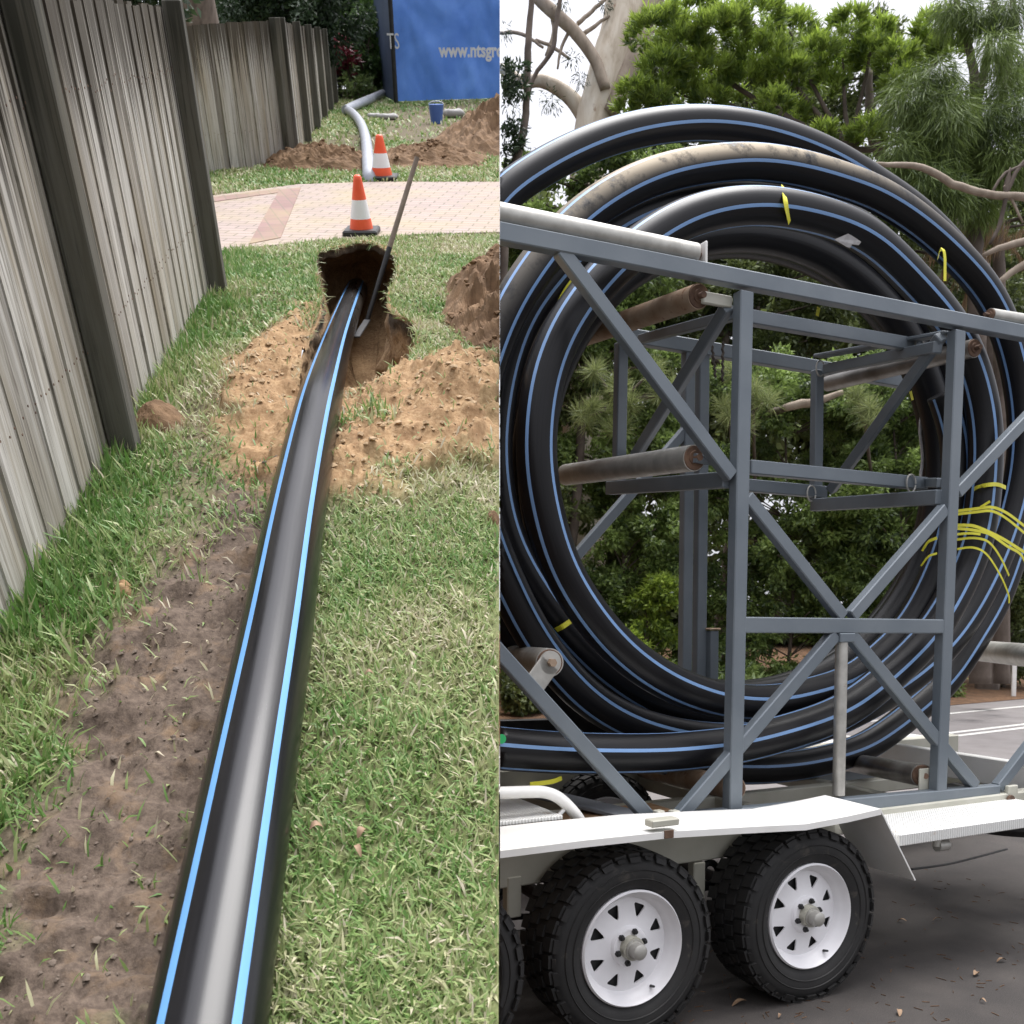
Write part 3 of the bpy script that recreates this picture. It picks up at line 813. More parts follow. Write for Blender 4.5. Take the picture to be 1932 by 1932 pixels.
heap('earth_clod', 'brown lump of earth lying against the foot of the near fence post', 'clod', tuple(gpx(300, 798)[:2]), .13, .17, .09, M['brown_soil'], 17, .5, 32, 12)
heap('earth_clod', 'sandy lump of earth lying in the grass left of the mud', 'clod', tuple(gpx(232, 1118)[:2]), .040, .055, .035, M['sand_soil'], 19, .5, 32, 12)
heap('earth_clod', 'small brown clod on the lawn at the right edge of the garden', 'clod', tuple(gpx(930, 985)[:2]), .035, .05, .04, M['brown_soil'], 23, .5, 32, 12)

# loose crumbs of soil
def crumbs(name, poly, n, s0, s1, mat):
    xs = np.array([p[0] for p in poly]); ysq = np.array([p[1] for p in poly])
    x = rng.uniform(xs.min(), xs.max(), n * 6); y = rng.uniform(ysq.min(), ysq.max(), n * 6)
    k = inpoly(x, y, poly) & ~inpoly(x, y, PIT) & (x < edge_x(y) - .05); x = x[k][:n]; y = y[k][:n]; z = terrain_h(x, y)
    V = []; F = []
    oc = np.array([(1, 0, 0), (-1, 0, 0), (0, 1, 0), (0, -1, 0), (0, 0, 1), (0, 0, -1), (.6, .6, .5), (-.6, .6, .5), (-.6, -.6, .5), (.6, -.6, .5)])
    of = [(0, 6, 9), (6, 4, 9), (6, 2, 7), (6, 7, 4), (7, 1, 8), (7, 8, 4), (8, 3, 9), (8, 9, 4), (0, 2, 6), (2, 1, 7), (1, 3, 8), (3, 0, 9), (0, 5, 2), (2, 5, 1), (1, 5, 3), (3, 5, 0)]
    for a, b, c in zip(x, y, z):
        s = s0 * (s1 / s0) ** (rng.uniform() ** 3.2); q = oc * rng.uniform(.6, 1.25, (10, 1)) * s * np.array([1, 1, .7]); an = rng.uniform(0, 6.3)
        ca, sa = math.cos(an), math.sin(an); q = np.c_[q[:, 0] * ca - q[:, 1] * sa, q[:, 0] * sa + q[:, 1] * ca, q[:, 2]]
        o_ = len(V); V.extend(Garr(q + np.array([a, b, c + s * .12]))); F.extend([tuple(i + o_ for i in f) for f in of])
    tag(put(name, V, F, mat, smooth_=False), kind='stuff', label='loose sandy crumbs of soil around the hole' if 'sandy' in name else 'loose crumbs of dark soil on the mud', cat='soil')
M['sand_crumb'] = simple('sand_crumb', (.30, .20, .105), (.46, .33, .20), 30, .95)
M['mud_crumb'] = simple('mud_crumb', (.10, .076, .058), (.18, .14, .11), 30, .95)
crumbs('sandy_crumbs', SANDR + SANDL[::-1], 1800, .003, .021, M['sand_crumb'])
crumbs('soil_crumbs', MUD, 1200, .002, .010, M['mud_crumb'])

# ---- grass blades
def blades(name, label, bands, mat, keep, lean=1.0, seed=0):
    Vs = []; tone = []; Fn = 0
    for y0, y1, dens, l0, l1, w in bands:
        xl = fence_x(np.array([y0, y1])).min() + .0
        if y0 > 9: xl = -4.4
        xr = 0.0; n = int((y1 - y0) * (xr - xl) * dens)
        x = rng.uniform(xl, xr, n); y = rng.uniform(y0, y1, n)
        pr = keep(x, y); k = rng.uniform(0, 1, n) < pr; x = x[k]; y = y[k]; n = len(x)
        z = terrain_h(x, y) - .004
        a = rng.uniform(0, 6.283, n); nearf = np.exp(-np.clip(x - fence_x(y) - .03, 0, 9) / .16) * (y < 8)
        L = rng.uniform(l0, l1, n) * (1 + .6 * nearf); ln = rng.uniform(.25, 1.35, n) * lean * (1 - .6 * nearf)
        d = np.c_[np.cos(a) * ln, np.sin(a) * ln, np.ones(n)]; d /= np.linalg.norm(d, axis=1)[:, None]
        s = np.c_[-np.sin(a), np.cos(a), rng.normal(0, .3, n)]; W = w * rng.uniform(.6, 1.3, n)
        b = np.c_[x, y, z]; d2 = d.copy(); d2[:, 2] -= rng.uniform(.1, .75, n); d2 /= np.linalg.norm(d2, axis=1)[:, None]
        m1 = b + d * (L * .5)[:, None]; tp = m1 + d2 * (L * .5)[:, None]
        tp[:, 2] = np.maximum(tp[:, 2], z + .004)
        V = np.stack([b - s * (W * .4)[:, None], b + s * (W * .4)[:, None], m1 + s * (W * .5)[:, None], m1 - s * (W * .5)[:, None], tp], 1)
        ok = (side(Garr(V.reshape(-1, 3))).reshape(-1, 5) < -.001).all(1)
        V = V[ok]; patch = fbm(x * 2.2, y * 2.2, 111, 3)[ok]
        tn = np.clip(rng.beta(1.7, 1.9, len(V)) * .85 + .04 + (patch - .45) * 1.35 - .22 * np.exp(-np.clip(x[ok] - fence_x(y[ok]), 0, 9) / .45) * (y[ok] < 8) + (rng.uniform(0, 1, len(V)) < .10) * .55, 0, 1)
        Vs.append(V.reshape(-1, 3)); tone.append(np.repeat(tn, 5))
    V = Garr(np.vstack(Vs)); n = len(V) // 5; i = np.arange(n)[:, None] * 5
    F = np.vstack([i + np.array([[0, 1, 2]]), i + np.array([[0, 2, 3]]), i + np.array([[3, 2, 4]])])
    o = put(name, V, F, mat, attrs={'tone': ('FLOAT', np.concatenate(tone))})
    return tag(o, label, 'grass', kind='stuff')
def grass_mat(name):
    m, nt, b = new_mat(name)
    a = nd(nt, 'ShaderNodeAttribute', attribute_name='tone')
    col = ramp(nt, a.outputs['Fac'], [(0.0, (.12, .245, .055)), (.32, (.245, .345, .115)), (.58, (.40, .435, .205)), (.82, (.50, .46, .30)), (1.0, (.60, .54, .40))])
    nt.links.new(col, b.inputs['Base Color']); b.inputs['Roughness'].default_value = .5
    tr = nd(nt, 'ShaderNodeBsdfTranslucent'); nt.links.new(col, tr.inputs[0])
    ms = nd(nt, 'ShaderNodeMixShader'); ms.inputs[0].default_value = .25
    nt.links.new(b.outputs[0], ms.inputs[1]); nt.links.new(tr.outputs[0], ms.inputs[2]); nt.links.new(ms.outputs[0], nt.nodes['Material Output'].inputs[0])
    return m
M['grass'] = grass_mat('lawn_grass')
ctr = PL[:, :2]
def keep_lawn(x, y):
    md = blend(x, y, MUD, .05); sd = np.clip(blend(x, y, SANDL, .06) + blend(x, y, SANDR, .06), 0, 1); cl = blend(x, y, CLIP, .05)
    p = np.ones(len(x)) * (.30 + 1.1 * fbm(x * 3, y * 3, 121, 3))
    p = p * (1 - .965 * md) * (1 - .97 * sd) + cl * .35
    p = p * (1 - .62 * blend(x, y, WORN, .12))
    p[inpoly(x, y, PIT)] = 0; p[inpoly(x, y, DRIVE)] = 0
    p[(blend(x, y, BACKD, .2) > .4)] *= .12
    px_ = np.interp(y, ctr[:, 1], ctr[:, 0]); p[(np.abs(x - px_) < .075) & (y < 4.3)] = 0
    return p
blades('lawn_grass', 'short trodden green and straw coloured lawn grass', [(.55, 1.15, 33000, .014, .060, .0048), (1.15, 1.5, 22000, .012, .058, .0048), (1.5, 3.0, 15500, .014, .06, .0055), (3.0, 5.0, 8500, .02, .058, .0068), (5.0, 8.6, 4600, .025, .055, .010), (10.3, 16, 1300, .04, .08, .02), (16, 28, 480, .06, .11, .035)], M['grass'], keep_lawn)
def keep_rim(x, y):
    d = np.min(np.hypot(x[:, None] - rim[None, ::2, 0], y[:, None] - rim[None, ::2, 1]), 1)
    tuft = gpx(700, 822)[:2]; tf = np.hypot(x - tuft[0], y - tuft[1]) < .13
    p = ((d < .06) & ~inpoly(x, y, PIT) & (y > 5.2)) * .55 + tf * .5
    fz = x - fence_x(y); p = p + ((fz > .03) & (fz < .30) & (y < 6.3)) * (.8 * np.exp(-fz / .18)) * (fbm(x * 3, y * 3, 131, 3) > .38)
    return p
blades('tall_grass', 'longer green grass fringing the hole and the foot of the fence', [(1.0, 3.2, 4200, .04, .10, .009), (3.2, 7.6, 4200, .04, .085, .009)], M['grass'], keep_rim, lean=.8)

rk = rng.integers(0, nR, 480); rk = rk[(tt[rk] > .28)]
pr_ = rim[rk] + rng.normal(0, .012, (len(rk), 3)) * np.array([1, 1, 0]); inw = cen - rim[rk]; inw[:, 2] = 0; inw /= np.linalg.norm(inw, axis=1)[:, None]
dg = inw * rng.uniform(-.2, .9, (len(rk), 1)) + rng.normal(0, .45, (len(rk), 3)) + np.c_[np.zeros((len(rk), 2)), rng.uniform(-.55, .75, len(rk))]; dg /= np.linalg.norm(dg, axis=1)[:, None]
pr_[:, 2] = .012; Cw = Garr(pr_); Dw = Garr(pr_ + dg) - Cw; Nw = np.cross(Dw, rnd_unit(len(rk))); Nw /= np.linalg.norm(Nw, axis=1)[:, None]
og_ = put_leaves('overhanging_grass', (Cw, Dw, Nw, rng.uniform(.03, .085, len(rk)), rng.uniform(.004, .008, len(rk)), np.clip(rng.beta(2, 2, len(rk)), 0, 1)), M['grass'], None, -1)
tag(og_, 'green and straw coloured grass hanging over the rim of the dug hole', 'grass', kind='stuff')
# ---- fallen leaves on the lawn
M['dryleaf'] = simple('dry_leaf', (.22, .135, .08), (.36, .245, .15), 30, .7)
def dry_leaf(label, p, L, W, ang, n, group):
    d = V3(math.cos(ang), math.sin(ang), 0); s = np.cross(n, d) if abs(n[2]) > .99 else np.cross(n, d - n * np.dot(d, n)); d = np.cross(s, n); d /= np.linalg.norm(d); s /= np.linalg.norm(s)
    V = []; F = []
    for k in range(7):
        f = k / 6; w = W * math.sin(math.pi * (f * .92 + .06)) ** .8; c = p + d * L * (f - .5) + n * (.006 + .012 * math.sin(f * 3.1))
        V += [c - s * w * .5 + n * w * .25, c, c + s * w * .5 + n * w * .2]
    V += [q - n * .0012 for q in V]
    for k in range(6):
        for q in (0, 1):
            a = k * 3 + q; F.append((a, a + 1, a + 4, a + 3)); F.append((21 + a, 21 + a + 3, 21 + a + 4, 21 + a + 1))
    return tag(put('fallen_leaf', V, F, M['dryleaf'], base=p, smooth_=True), label, 'leaf', group)
for (x, y, L, W, a, lb) in ((597, 1567, .028, .017, .4, 'small tan leaf lying on the lawn against the lower part of the pipe'), (684, 1577, .028, .018, 1.1, 'round tan leaf on the lawn, a hand to the right of the pipe'),
                            (676, 1610, .034, .012, 2.0, 'narrow pale leaf in the grass just below the round tan leaf'), (697, 1277, .024, .014, .2, 'small brown leaf on the lawn near the middle of the pipe')):
    q = gpx(x, y, .03); dry_leaf(lb, G(*q), L, W, a, GN, 'fallen leaves on the lawn')

# ---- blue site sheeting with lettering
M['tarp'] = None
def tarp_mat(name, c1, c2):
    m, nt, b = new_mat(name); v = coords(nt)
    n1 = noise(nt, v, 1.1, 5, .6, .6); n2 = noise(nt, v, 14, 5, .7)
    c = ramp(nt, n1, [(.35, c1), (.65, c2)])
    c = mix(nt, ramp(nt, n2, [(.60, 0.0), (.78, .35)]), c, (.32, .40, .56))
    nt.links.new(c, b.inputs['Base Color']); b.inputs['Roughness'].default_value = .5
    bump(nt, b, n2, .15, .02); return m
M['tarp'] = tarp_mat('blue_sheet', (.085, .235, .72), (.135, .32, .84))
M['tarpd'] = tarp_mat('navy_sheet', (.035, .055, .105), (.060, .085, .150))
M['letter'] = simple('white_lettering', (.66, .68, .72), (.74, .76, .80), 8, .6)
TB0 = gpx(748, 196); TB1 = gpx(975, 188)
ty = TB0[1]
tt_ = thing('site_screen', 'blue sheet screen with a white web address, dark panel at its left end', 'screen', G(*TB0))
def sheet_grid(nm, pa, pb, ha, hb, nu, nv, mat, amp, seed):
    V = []; F = []
    pa = np.array(pa); pb = np.array(pb); d = pb - pa
    for j in range(nv + 1):
        for i in range(nu + 1):
            u = i / nu; v = j / nv; h = (ha + (hb - ha) * u) * v + .05
            x, y = pa[0] + d[0] * u, pa[1] + d[1] * u
            w = amp * (fbm(u * 6 + v * 1.5, v * 4, seed, 4) - .45) + amp * .5 * math.sin(u * 22 + v * 9) * max(0, v - .45)
            V.append(G(x, y + w, h))
    for j in range(nv):
        for i in range(nu): a = j * (nu + 1) + i; F.append((a, a + 1, a + nu + 2, a + nu + 1))
    n0 = len(V); V += [v + GF * .012 for v in V]
    F += [tuple(k + n0 for k in f[::-1]) for f in F]
    return put(nm, V, F, mat, tt_, smooth_=True, clip=-1, fill=False)
sheet_grid('blue_sheet', TB0[:2], TB1[:2], 3.6, 3.6, 60, 40, M['tarp'], .22, 141)
TL = gpx(716, 181)
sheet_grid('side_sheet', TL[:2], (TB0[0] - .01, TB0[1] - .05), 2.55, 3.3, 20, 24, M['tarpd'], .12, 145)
mb = MB(); mb.cyl(G(TB0[0], TB0[1] - .06, 0), G(TB0[0], TB0[1] - .06, 3.7), .05, n=10); mb.put('pole', M['black'], tt_)
def letters(txt, name, origin, xa, ya, nrm, size, mat, parent, sgn=-1, bold=.012, base=None, shear=0):
    cu = bpy.data.curves.new(name, 'FONT'); cu.body = txt; cu.size = size; cu.extrude = .004; cu.offset = bold; cu.resolution_u = 3
    to = bpy.data.objects.new(name, cu); COL.objects.link(to); bpy.context.view_layer.update()
    me = to.evaluated_get(bpy.context.evaluated_depsgraph_get()).to_mesh()
    V = [origin + xa * v.co.x + ya * v.co.y + nrm * v.co.z for v in me.vertices]; F = [tuple(p.vertices) for p in me.polygons]
    bpy.data.objects.remove(to)
    return put(name, V, F, mat, parent, clip=sgn)
q0 = gpx_y(829, 107, TB0[1] - .22)
letters('www.ntsgroup', 'lettering', G(*q0), GR * .80, GN, -GF, .36, M['letter'], tt_)
q1 = gpx_y(731, 92, TB0[1] - .20)
letters('TS', 'lettering', G(*q1), GR * .62, GN, -GF, .42, M['letter'], tt_, bold=.0)
bk = thing('bucket', 'small blue bucket standing on the bare earth below the blue sheet', 'bucket', G(*gpx(824, 233)))
q = gpx(824, 233); mb = MB(); mb.cyl(G(q[0], q[1], .0), G(q[0], q[1], .30), .10, .135, 20); auto(mb.put('pail', simple('blue_plastic', (.05, .11, .36), (.07, .15, .44), 5, .4), bk))
mb = MB(); mb.path([G(q[0] + .135 * math.cos(a), q[1], .30 + .05 * math.sin(a)) for a in np.linspace(0, math.pi, 9)], .006, 6); mb.put('handle', M['white_band'], bk)
M['sack'] = simple('pale_sack', (.28, .275, .27), (.38, .37, .36), 5, .8, 0, .2, 30)
def sack(label, p, L, W, h, ang):
    V = []; F = []; n, m = 18, 12
    for i in range(m + 1):
        ph = math.pi * i / m - math.pi / 2
        for k in range(n):
            a = k * 2 * math.pi / n; ca = math.copysign(abs(math.cos(a)) ** .6, math.cos(a)); sa = math.copysign(abs(math.sin(a)) ** .6, math.sin(a)); c = math.cos(ph) ** .5 if math.cos(ph) > 0 else 0
            x = L * ca * c; y = W * sa * c; z = h * (.5 + .5 * math.sin(ph)) * (1 + .3 * (vnoise(x * 6 + 3, y * 6 + 9, 7) - .5))
            x *= .62; y *= .7; z *= .6
            V.append(G(p[0] + x * math.cos(ang) - y * math.sin(ang), p[1] + x * math.sin(ang) + y * math.cos(ang), float(z)))
    for i in range(m):
        for k in range(n): F.append((i * n + k, i * n + (k + 1) % n, (i + 1) * n + (k + 1) % n, (i + 1) * n + k))
    tag(put('sack', V, F, M['sack'], base=G(*p[:2], 0), smooth_=True), label, 'sack', 'sacks below the blue sheet')
sack('whitish sack lying right of the blue bucket', gpx(856, 222), .34, .2, .24, .2)
sack('pale grey sack lying under the dark end of the blue sheet', gpx(733, 226), .30, .2, .17, .1)
sack('pale grey sack left of the other one, next to the hose bend', gpx(706, 224), .20, .16, .16, -.3)

# ---- trees and shrubs behind the garden
M['bark'] = simple('brown_bark', (.085, .062, .048), (.20, .155, .125), 4, .9, 0, .6, 24, vscale=(3, 3, .6))
M['leaf_dark'] = leaf_mat('dark_leaf', (.012, .026, .012), (.060, .105, .045))
M['leaf_mid'] = leaf_mat('mid_leaf', (.022, .055, .014), (.13, .22, .055))
M['leaf_light'] = leaf_mat('light_leaf', (.05, .10, .025), (.26, .34, .12))
M['leaf_red'] = leaf_mat('red_leaf', (.09, .012, .022), (.30, .045, .07))
def garden_plant(name, label, cat, root_px, gy, crown, mat, L, W, n_per, trunk_r, trunk_mat, group=None, up=.3, flat=1.0, stems=1):
    """crown: list of (px, py, radius, further uphill)"""
    b = gpx_y(root_px[0], root_px[1], gy); b[2] = 0
    t = thing(name, label, cat, G(*b), group)
    cs = [G(*gpx_y(x, y, gy + f)) for x, y, r, f in crown]; rs = [r for _, _, r, _ in crown]
    cs = [c if np.dot(c - GO, GN) > .2 else c + GN * (.2 - np.dot(c - GO, GN)) for c in cs]
    put_leaves('crown', clump_leaves(cs, rs, n_per, L, W, up=up, flat=flat), mat, t, -1)
    top = sum(cs) / len(cs); mb = MB()
    for s in range(stems):
        dx = GR * (.15 * (s - (stems - 1) / 2)); pts = catmull([G(*b) + dx * .4 - GN * .05, (G(*b) + top) / 2 + dx + GR * .05, top + dx], 6)
        mb.path(pts, np.linspace(trunk_r, trunk_r * .5, len(pts)), 10)
    for c in cs[:8]:
        mb.path(catmull([top * .4 + G(*b) * .6, (top + c) / 2, c], 5), np.linspace(trunk_r * .4, trunk_r * .1, 11), 6)
    mb.put('trunk', trunk_mat, t, smooth_=True, clip=-1)
    return t
# thick trunk behind the near fence
b = gpx_y(388, 120, 19.0); b[2] = 0
t = thing('garden_tree', 'thick brown tree trunk rising behind the corner between the two left fences', 'tree', G(*b))
mb = MB(); pts = []
for k in range(15): pts.append(G(b[0] + .04 * math.sin(k * .9), b[1] + .03 * math.cos(k), k * .42 - .1))
mb.path(pts, np.linspace(.37, .24, 15), 18); mb.put('trunk', M['bark'], t, smooth_=True)
cs = [G(b[0] + rng.normal(0, 1.2), b[1] + 1 + rng.normal(0, .8), 5.2 + rng.uniform(-.6, 1.2)) for _ in range(10)]
put_leaves('crown', clump_leaves(cs, [1.0] * 10, 260, .14, .07), M['leaf_dark'], t, -1)
garden_plant('garden_tree', 'dense dark tree behind the near fence, showing only over its top edge', 'tree', (150, 300), 11.0, [(x, y, .34, rng.uniform(-.3, .3)) for x in range(60, 300, 32) for y in (-60, -20, 25)], M['leaf_dark'], .10, .05, 2600, .12, M['bark'])
garden_plant('garden_tree', 'dark evergreen tree hanging over the pale fence across the driveway', 'tree', (480, 150), 24, [(440, -10, .7, 0), (470, 10, .7, .5), (510, -5, .8, 0), (550, 20, .8, .5), (590, 0, .8, 0), (620, 30, .7, .3), (560, -40, 1, .5), (480, -50, 1, .8), (640, -10, .7, .4), (430, 45, .4, 1.2), (500, 40, .5, 1.6)], M['leaf_dark'], .13, .05, 3000, .16, M['bark'])
garden_plant('garden_tree', 'dark wide tree filling the top of the gap between fence trunk and blue sheet', 'tree', (560, 140), 31, [(x, y, .95, rng.uniform(-1, 1)) for x in range(410, 730, 34) for y in (-60, -5, 50, 95)], M['leaf_dark'], .20, .09, 1200, .22, M['bark'])
garden_plant('garden_shrub', 'green bushy shrub between the end of the fence and the blue sheet', 'shrub', (690, 170), 27.5, [(665, 140, .5, 0), (690, 100, .7, .4), (705, 60, .7, .6), (680, 60, .7, 1), (700, 150, .5, 0), (715, 120, .6, .8), (668, 30, .7, 1.5), (705, 10, .7, 1.2)], M['leaf_mid'], .13, .06, 2600, .05, M['bark'], stems=3)
garden_plant('garden_shrub', 'light green shrub spilling over the grass at the end of the receding fence', 'shrub', (670, 185), 26.4, [(656, 172, .26, 0), (676, 168, .34, 0), (696, 170, .28, .2), (664, 152, .3, .4)], M['leaf_light'], .12, .05, 1900, .03, M['bark'], stems=3)
garden_plant('red_shrub', 'shrub with dark red leaves just beyond the end of the receding fence', 'shrub', (654, 170), 26.9, [(650, 82, .22, 0), (658, 105, .25, 0), (652, 125, .18, .1), (664, 128, .16, .1)], M['leaf_red'], .16, .05, 2200, .025, M['bark'])

# ================================================================== YARD WITH THE TRAILER
def asphalt_mat():
    m, nt, b = new_mat('asphalt'); v = coords(nt)
    fi = noise(nt, v, 190, 3, .7); md = noise(nt, v, 2.2, 6, .65, .3); bg = noise(nt, v, .35, 4)
    c = ramp(nt, fi, [(.3, (.018, .0155, .0145)), (.55, (.041, .036, .033)), (.75, (.095, .085, .078))])
    c = mix(nt, ramp(nt, md, [(.42, 0.0), (.68, .55)]), c, (.080, .069, .061))
    c = mix(nt, ramp(nt, md, [(.28, .6), (.40, 0.0)]), c, (.022, .020, .020))
    far = nd(nt, 'ShaderNodeSeparateXYZ'); nt.links.new(v, far.inputs[0])
    c = mix(nt, ramp(nt, bg, [(.4, 0.0), (.7, .3)]), c, (.095, .084, .078))
    nt.links.new(c, b.inputs['Base Color']); b.inputs['Roughness'].default_value = .88
    bump(nt, b, fi, .5, .006); return m
M['asphalt'] = asphalt_mat()
def quad(name, P, mat, kind='structure'):
    return tag(put(name, P, [tuple(range(len(P)))], mat, base=V3(0, 0, P[0][2])), kind=kind)
quad('road', [V3(-60, -30, 0), V3(400, -30, 0), V3(400, 400, 0), V3(-60, 400, 0)], M['asphalt'])
M['roadgrey'] = simple('worn_road', (.16, .145, .14), (.21, .195, .19), 2.5, .85, 0, .3, 150)
M['line'] = simple('road_line', (.46, .45, .42), (.64, .63, .60), 7, .7, 0, .1, 60)
# far carriageway, its lines and the littered verge, all measured where they lie
RD = ground(1932, 1371) - ground(1689, 1400); RD /= np.linalg.norm(RD); RNn = np.cross(ZUP, RD)
def strip(name, p, off0, off1, z, mat):
    a = p + RNn * off0; b = p + RNn * off1
    P = [a - RD * 24, a + RD * 120, b + RD * 120, b - RD * 24]
    for q in P: q[2] = z
    if np.cross(P[1] - P[0], P[2] - P[0])[2] < 0: P = P[::-1]
    return quad(name, P, mat)
p2 = ground(1810, 1385.5); p1 = ground(1793, 1346.8); pe = ground(1795, 1331.5)
strip('carriageway', p2, -3.6, np.dot(pe - p2, RNn), .004, M['roadgrey'])
strip('road_line', p2, -.17, -.05, .008, M['line']); strip('road_line', p2, .08, .20, .008, M['line'])
strip('road_line', p1, -.06, .06, .008, M['line'])
def litter_mat():
    m, nt, b = new_mat('leaf_litter'); v = coords(nt)
    fi = noise(nt, v, 26, 7, .75, .6); md = noise(nt, v, 3, 5, .6)
    c = ramp(nt, fi, [(.3, (.045, .022, .012)), (.5, (.19, .095, .045)), (.72, (.36, .23, .13))])
    c = mix(nt, ramp(nt, md, [(.4, .5), (.6, 0.0)]), c, (.05, .032, .018))
    nt.links.new(c, b.inputs['Base Color']); b.inputs['Roughness'].default_value = .95; bump(nt, b, fi, .8, .05); return m
M['litter'] = litter_mat()
V = []; F = []; off_e = np.dot(pe - p2, RNn); nx, ny = 130, 26
for i in range(nx + 1):
    s = -20 + 70 * i / nx
    for j in range(ny + 1):
        w = (j / ny) ** 1.5 * 40; q = p2 + RD * s + RNn * (off_e + .12 * (fbm(s * 2.3, 1.0, 5, 3) - .5) * (j == 0) + w)
        V.append(V3(q[0], q[1], .012 + min(.7, w * .045) * (1 + .35 * fbm(s * .8, w * .8, 9, 3)) * (j > 0) + .10 * (fbm(s * 2.5, w * 2.5, 12, 4) - .45) * (j > 0)))
for i in range(nx):
    for j in range(ny): a = i * (ny + 1) + j; F.append((a, a + ny + 1, a + ny + 2, a + 1))
if np.cross(np.array(V[F[0][1]]) - V[F[0][0]], np.array(V[F[0][2]]) - V[F[0][0]])[2] < 0: F = [f[::-1] for f in F]
tag(put('verge', V, F, M['litter'], base=p2, smooth_=True), kind='structure')

# ------------------------------------------------------------------ the reel trailer
tr = thing('reel_trailer', 'white and blue-grey twin axle trailer with tall roller cage carrying a pipe coil', 'trailer', T(2.5, 3.4, 0))
def part(mb, name, mat, sm=False, clip=1, parent=None):
    return mb.put(name, mat, parent or tr, clip=clip)
VN = 3.45                    # plane of the cage's near face
def face_bar(name, a, b, w=.074, dp=.060, v=VN, off=0.0, mat='steel', cap=None):
    """bar whose near face lies in the plane v; a and b are the ends of that face's centre line"""
    A = tv(*a, v + off); B = tv(*b, v + off); mb = MB()
    mb.bar(A + E2 * dp / 2, B + E2 * dp / 2, w, dp - off, E2, ch=.005)
    o = part(mb, name, M[mat]); return o
def beam(name, a, va, b, vb, w, h, ref=ZUP, mat='steel'):
    mb = MB(); mb.bar(tv(*a, va), tv(*b, vb), w, h, ref, ch=.005); return part(mb, name, M[mat])
# near cage
face_bar('top_beam', (900, 426), (2010, 640))
face_bar('post', (1411, 548), (1389, 1535)); face_bar('post', (1814, 622), (1778, 1494))
for a, b in (((1062, 468), (1386, 898)), ((1414, 936), (1596, 1164)), ((1612, 1163), (1789, 959)), ((1582, 1197), (1287, 1543)), ((1612, 1199), (1846, 1484)),
             ((870, 1148), (1231, 1546)), ((1889, 1488), (2010, 1330)), ((1811, 929), (2010, 719))):
    face_bar('brace', a, b, .062, .055, off=.004)
face_bar('cross_bar', (1405, 1179), (1784, 1182), .074, .06, off=.002)
face_bar('base_rail', (1180, 1563), (1888, 1496), .085, .06, off=-.002)
mb = MB(); c = tv(1600, 1203, VN - .003); mb.bbox(c + E2 * .02, E1 * .05, E2 * .022, ZUP * .022, .004); part(mb, 'bracket', M['steel'])
mb = MB(); mb.cyl(tv(1588, 1212, VN + .03), tv(1582, 1500, VN + .03), .030, n=20); auto(part(mb, 'stand_pipe', M['galv']))
# rusted end bracket of the base rail
mb = MB(); c = tv(1908, 1507, VN - .01); mb.bbox(c, E1 * .040, E2 * .012, ZUP * .075, .004); part(mb, 'bracket', M['cream'])
mb = MB(); c = tv(1905, 1510, VN - .024); mb.cyl(c, c - E2 * .012, .030, n=14); part(mb, 'bolt', M['rust'])
mb = MB(); c = tv(1950, 1505, VN + .02); mb.bbox(c, E1 * .12, E2 * .03, ZUP * .05, .004); part(mb, 'base_rail', M['steel'])
# gusset lugs on the guard
for x in (1243, 1272):
    mb = MB(); c = tv(x, 1538, VN - .03); mb.bbox(c, E1 * .020, E2 * .02, ZUP * .022, .004); part(mb, 'lug', M['cream'])

def roller(name, a, va, b, vb, R, mat, cap='rust', label=None, ends=(1, 1), shaft=None):
    A = tv(*a, va); B = tv(*b, vb); d = (B - A) / np.linalg.norm(B - A); mb = MB(); n = 28
    mb.cyl(A, B, R, n=n); o = auto(part(mb, name, M[mat]))
    if label: o['label'] = label
    for e, p, q in ((ends[0], A, -d), (ends[1], B, d)):
        if not e: continue
        mb = MB(); mb.cyl(p, p + q * .006, R * .93, R * .90, n); mb.cyl(p + q * .006, p + q * .012, R * .55, R * .52, n); mb.cyl(p + q * .012, p + q * .045, R * .26, R * .26, 12)
        auto(mb.put('end_cap', M[cap], o, clip=1))
    return o
roller('roller', (890, 394), VN + .05, (1311, 479), VN + .05, .046, 'galv')
mb = MB(); c = tv(1326, 482, VN + .04); mb.bbox(c, E1 * .006, E2 * .03, ZUP * .055, .004); part(mb, 'bracket', M['white'])
roller('roller', (1868, 594), VN + .05, (2010, 617), VN + .05, .034, 'galv')
roller('roller', (1318, 559), VN + .10, (1085, 640), 4.80, .056, 'rusty', label='rust-brown upper roller')
mb = MB(); mb.cyl(tv(1318, 559, VN + .10), tv(1378, 570, VN + .08), .020, n=12); mb.bbox(tv(1352, 566, VN + .07), E1 * .08, E2 * .012, ZUP * .026, .004); part(mb, 'bracket', M['cream'])
roller('roller', (1310, 864), VN + .10, (1068, 896), 4.80, .060, 'galv')
mb = MB(); mb.cyl(tv(1310, 864, VN + .08), tv(1360, 872, VN + .08), .022, n=12); part(mb, 'shaft', M['steel'])
roller('roller', (1037, 1250), VN + .16, (930, 1236), 4.9, .062, 'galv')
mb = MB(); A = tv(1038, 1250, VN + .06); B = tv(1005, 1296, VN + .06); mb.bar(A, B, .10, .012, E2); mb.cyl(A + E2 * .006, A - E2 * .006, .050, n=20); part(mb, 'bracket', M['galv'])
mb = MB(); mb.cyl(A - E2 * .006, A - E2 * .03, .018, n=6); part(mb, 'bolt', M['rusty'])
roller('roller', (1740, 1463), VN + .10, (1560, 1430), 4.95, .060, 'dullroller')
mb = MB(); c = tv(1745, 1476, VN + .07); mb.bbox(c, E1 * .045, E2 * .006, ZUP * .075, .004); part(mb, 'bracket', M['cream'])
roller('roller', (1385, 1487), VN + .10, (1215, 1450), 4.95, .058, 'rusty')
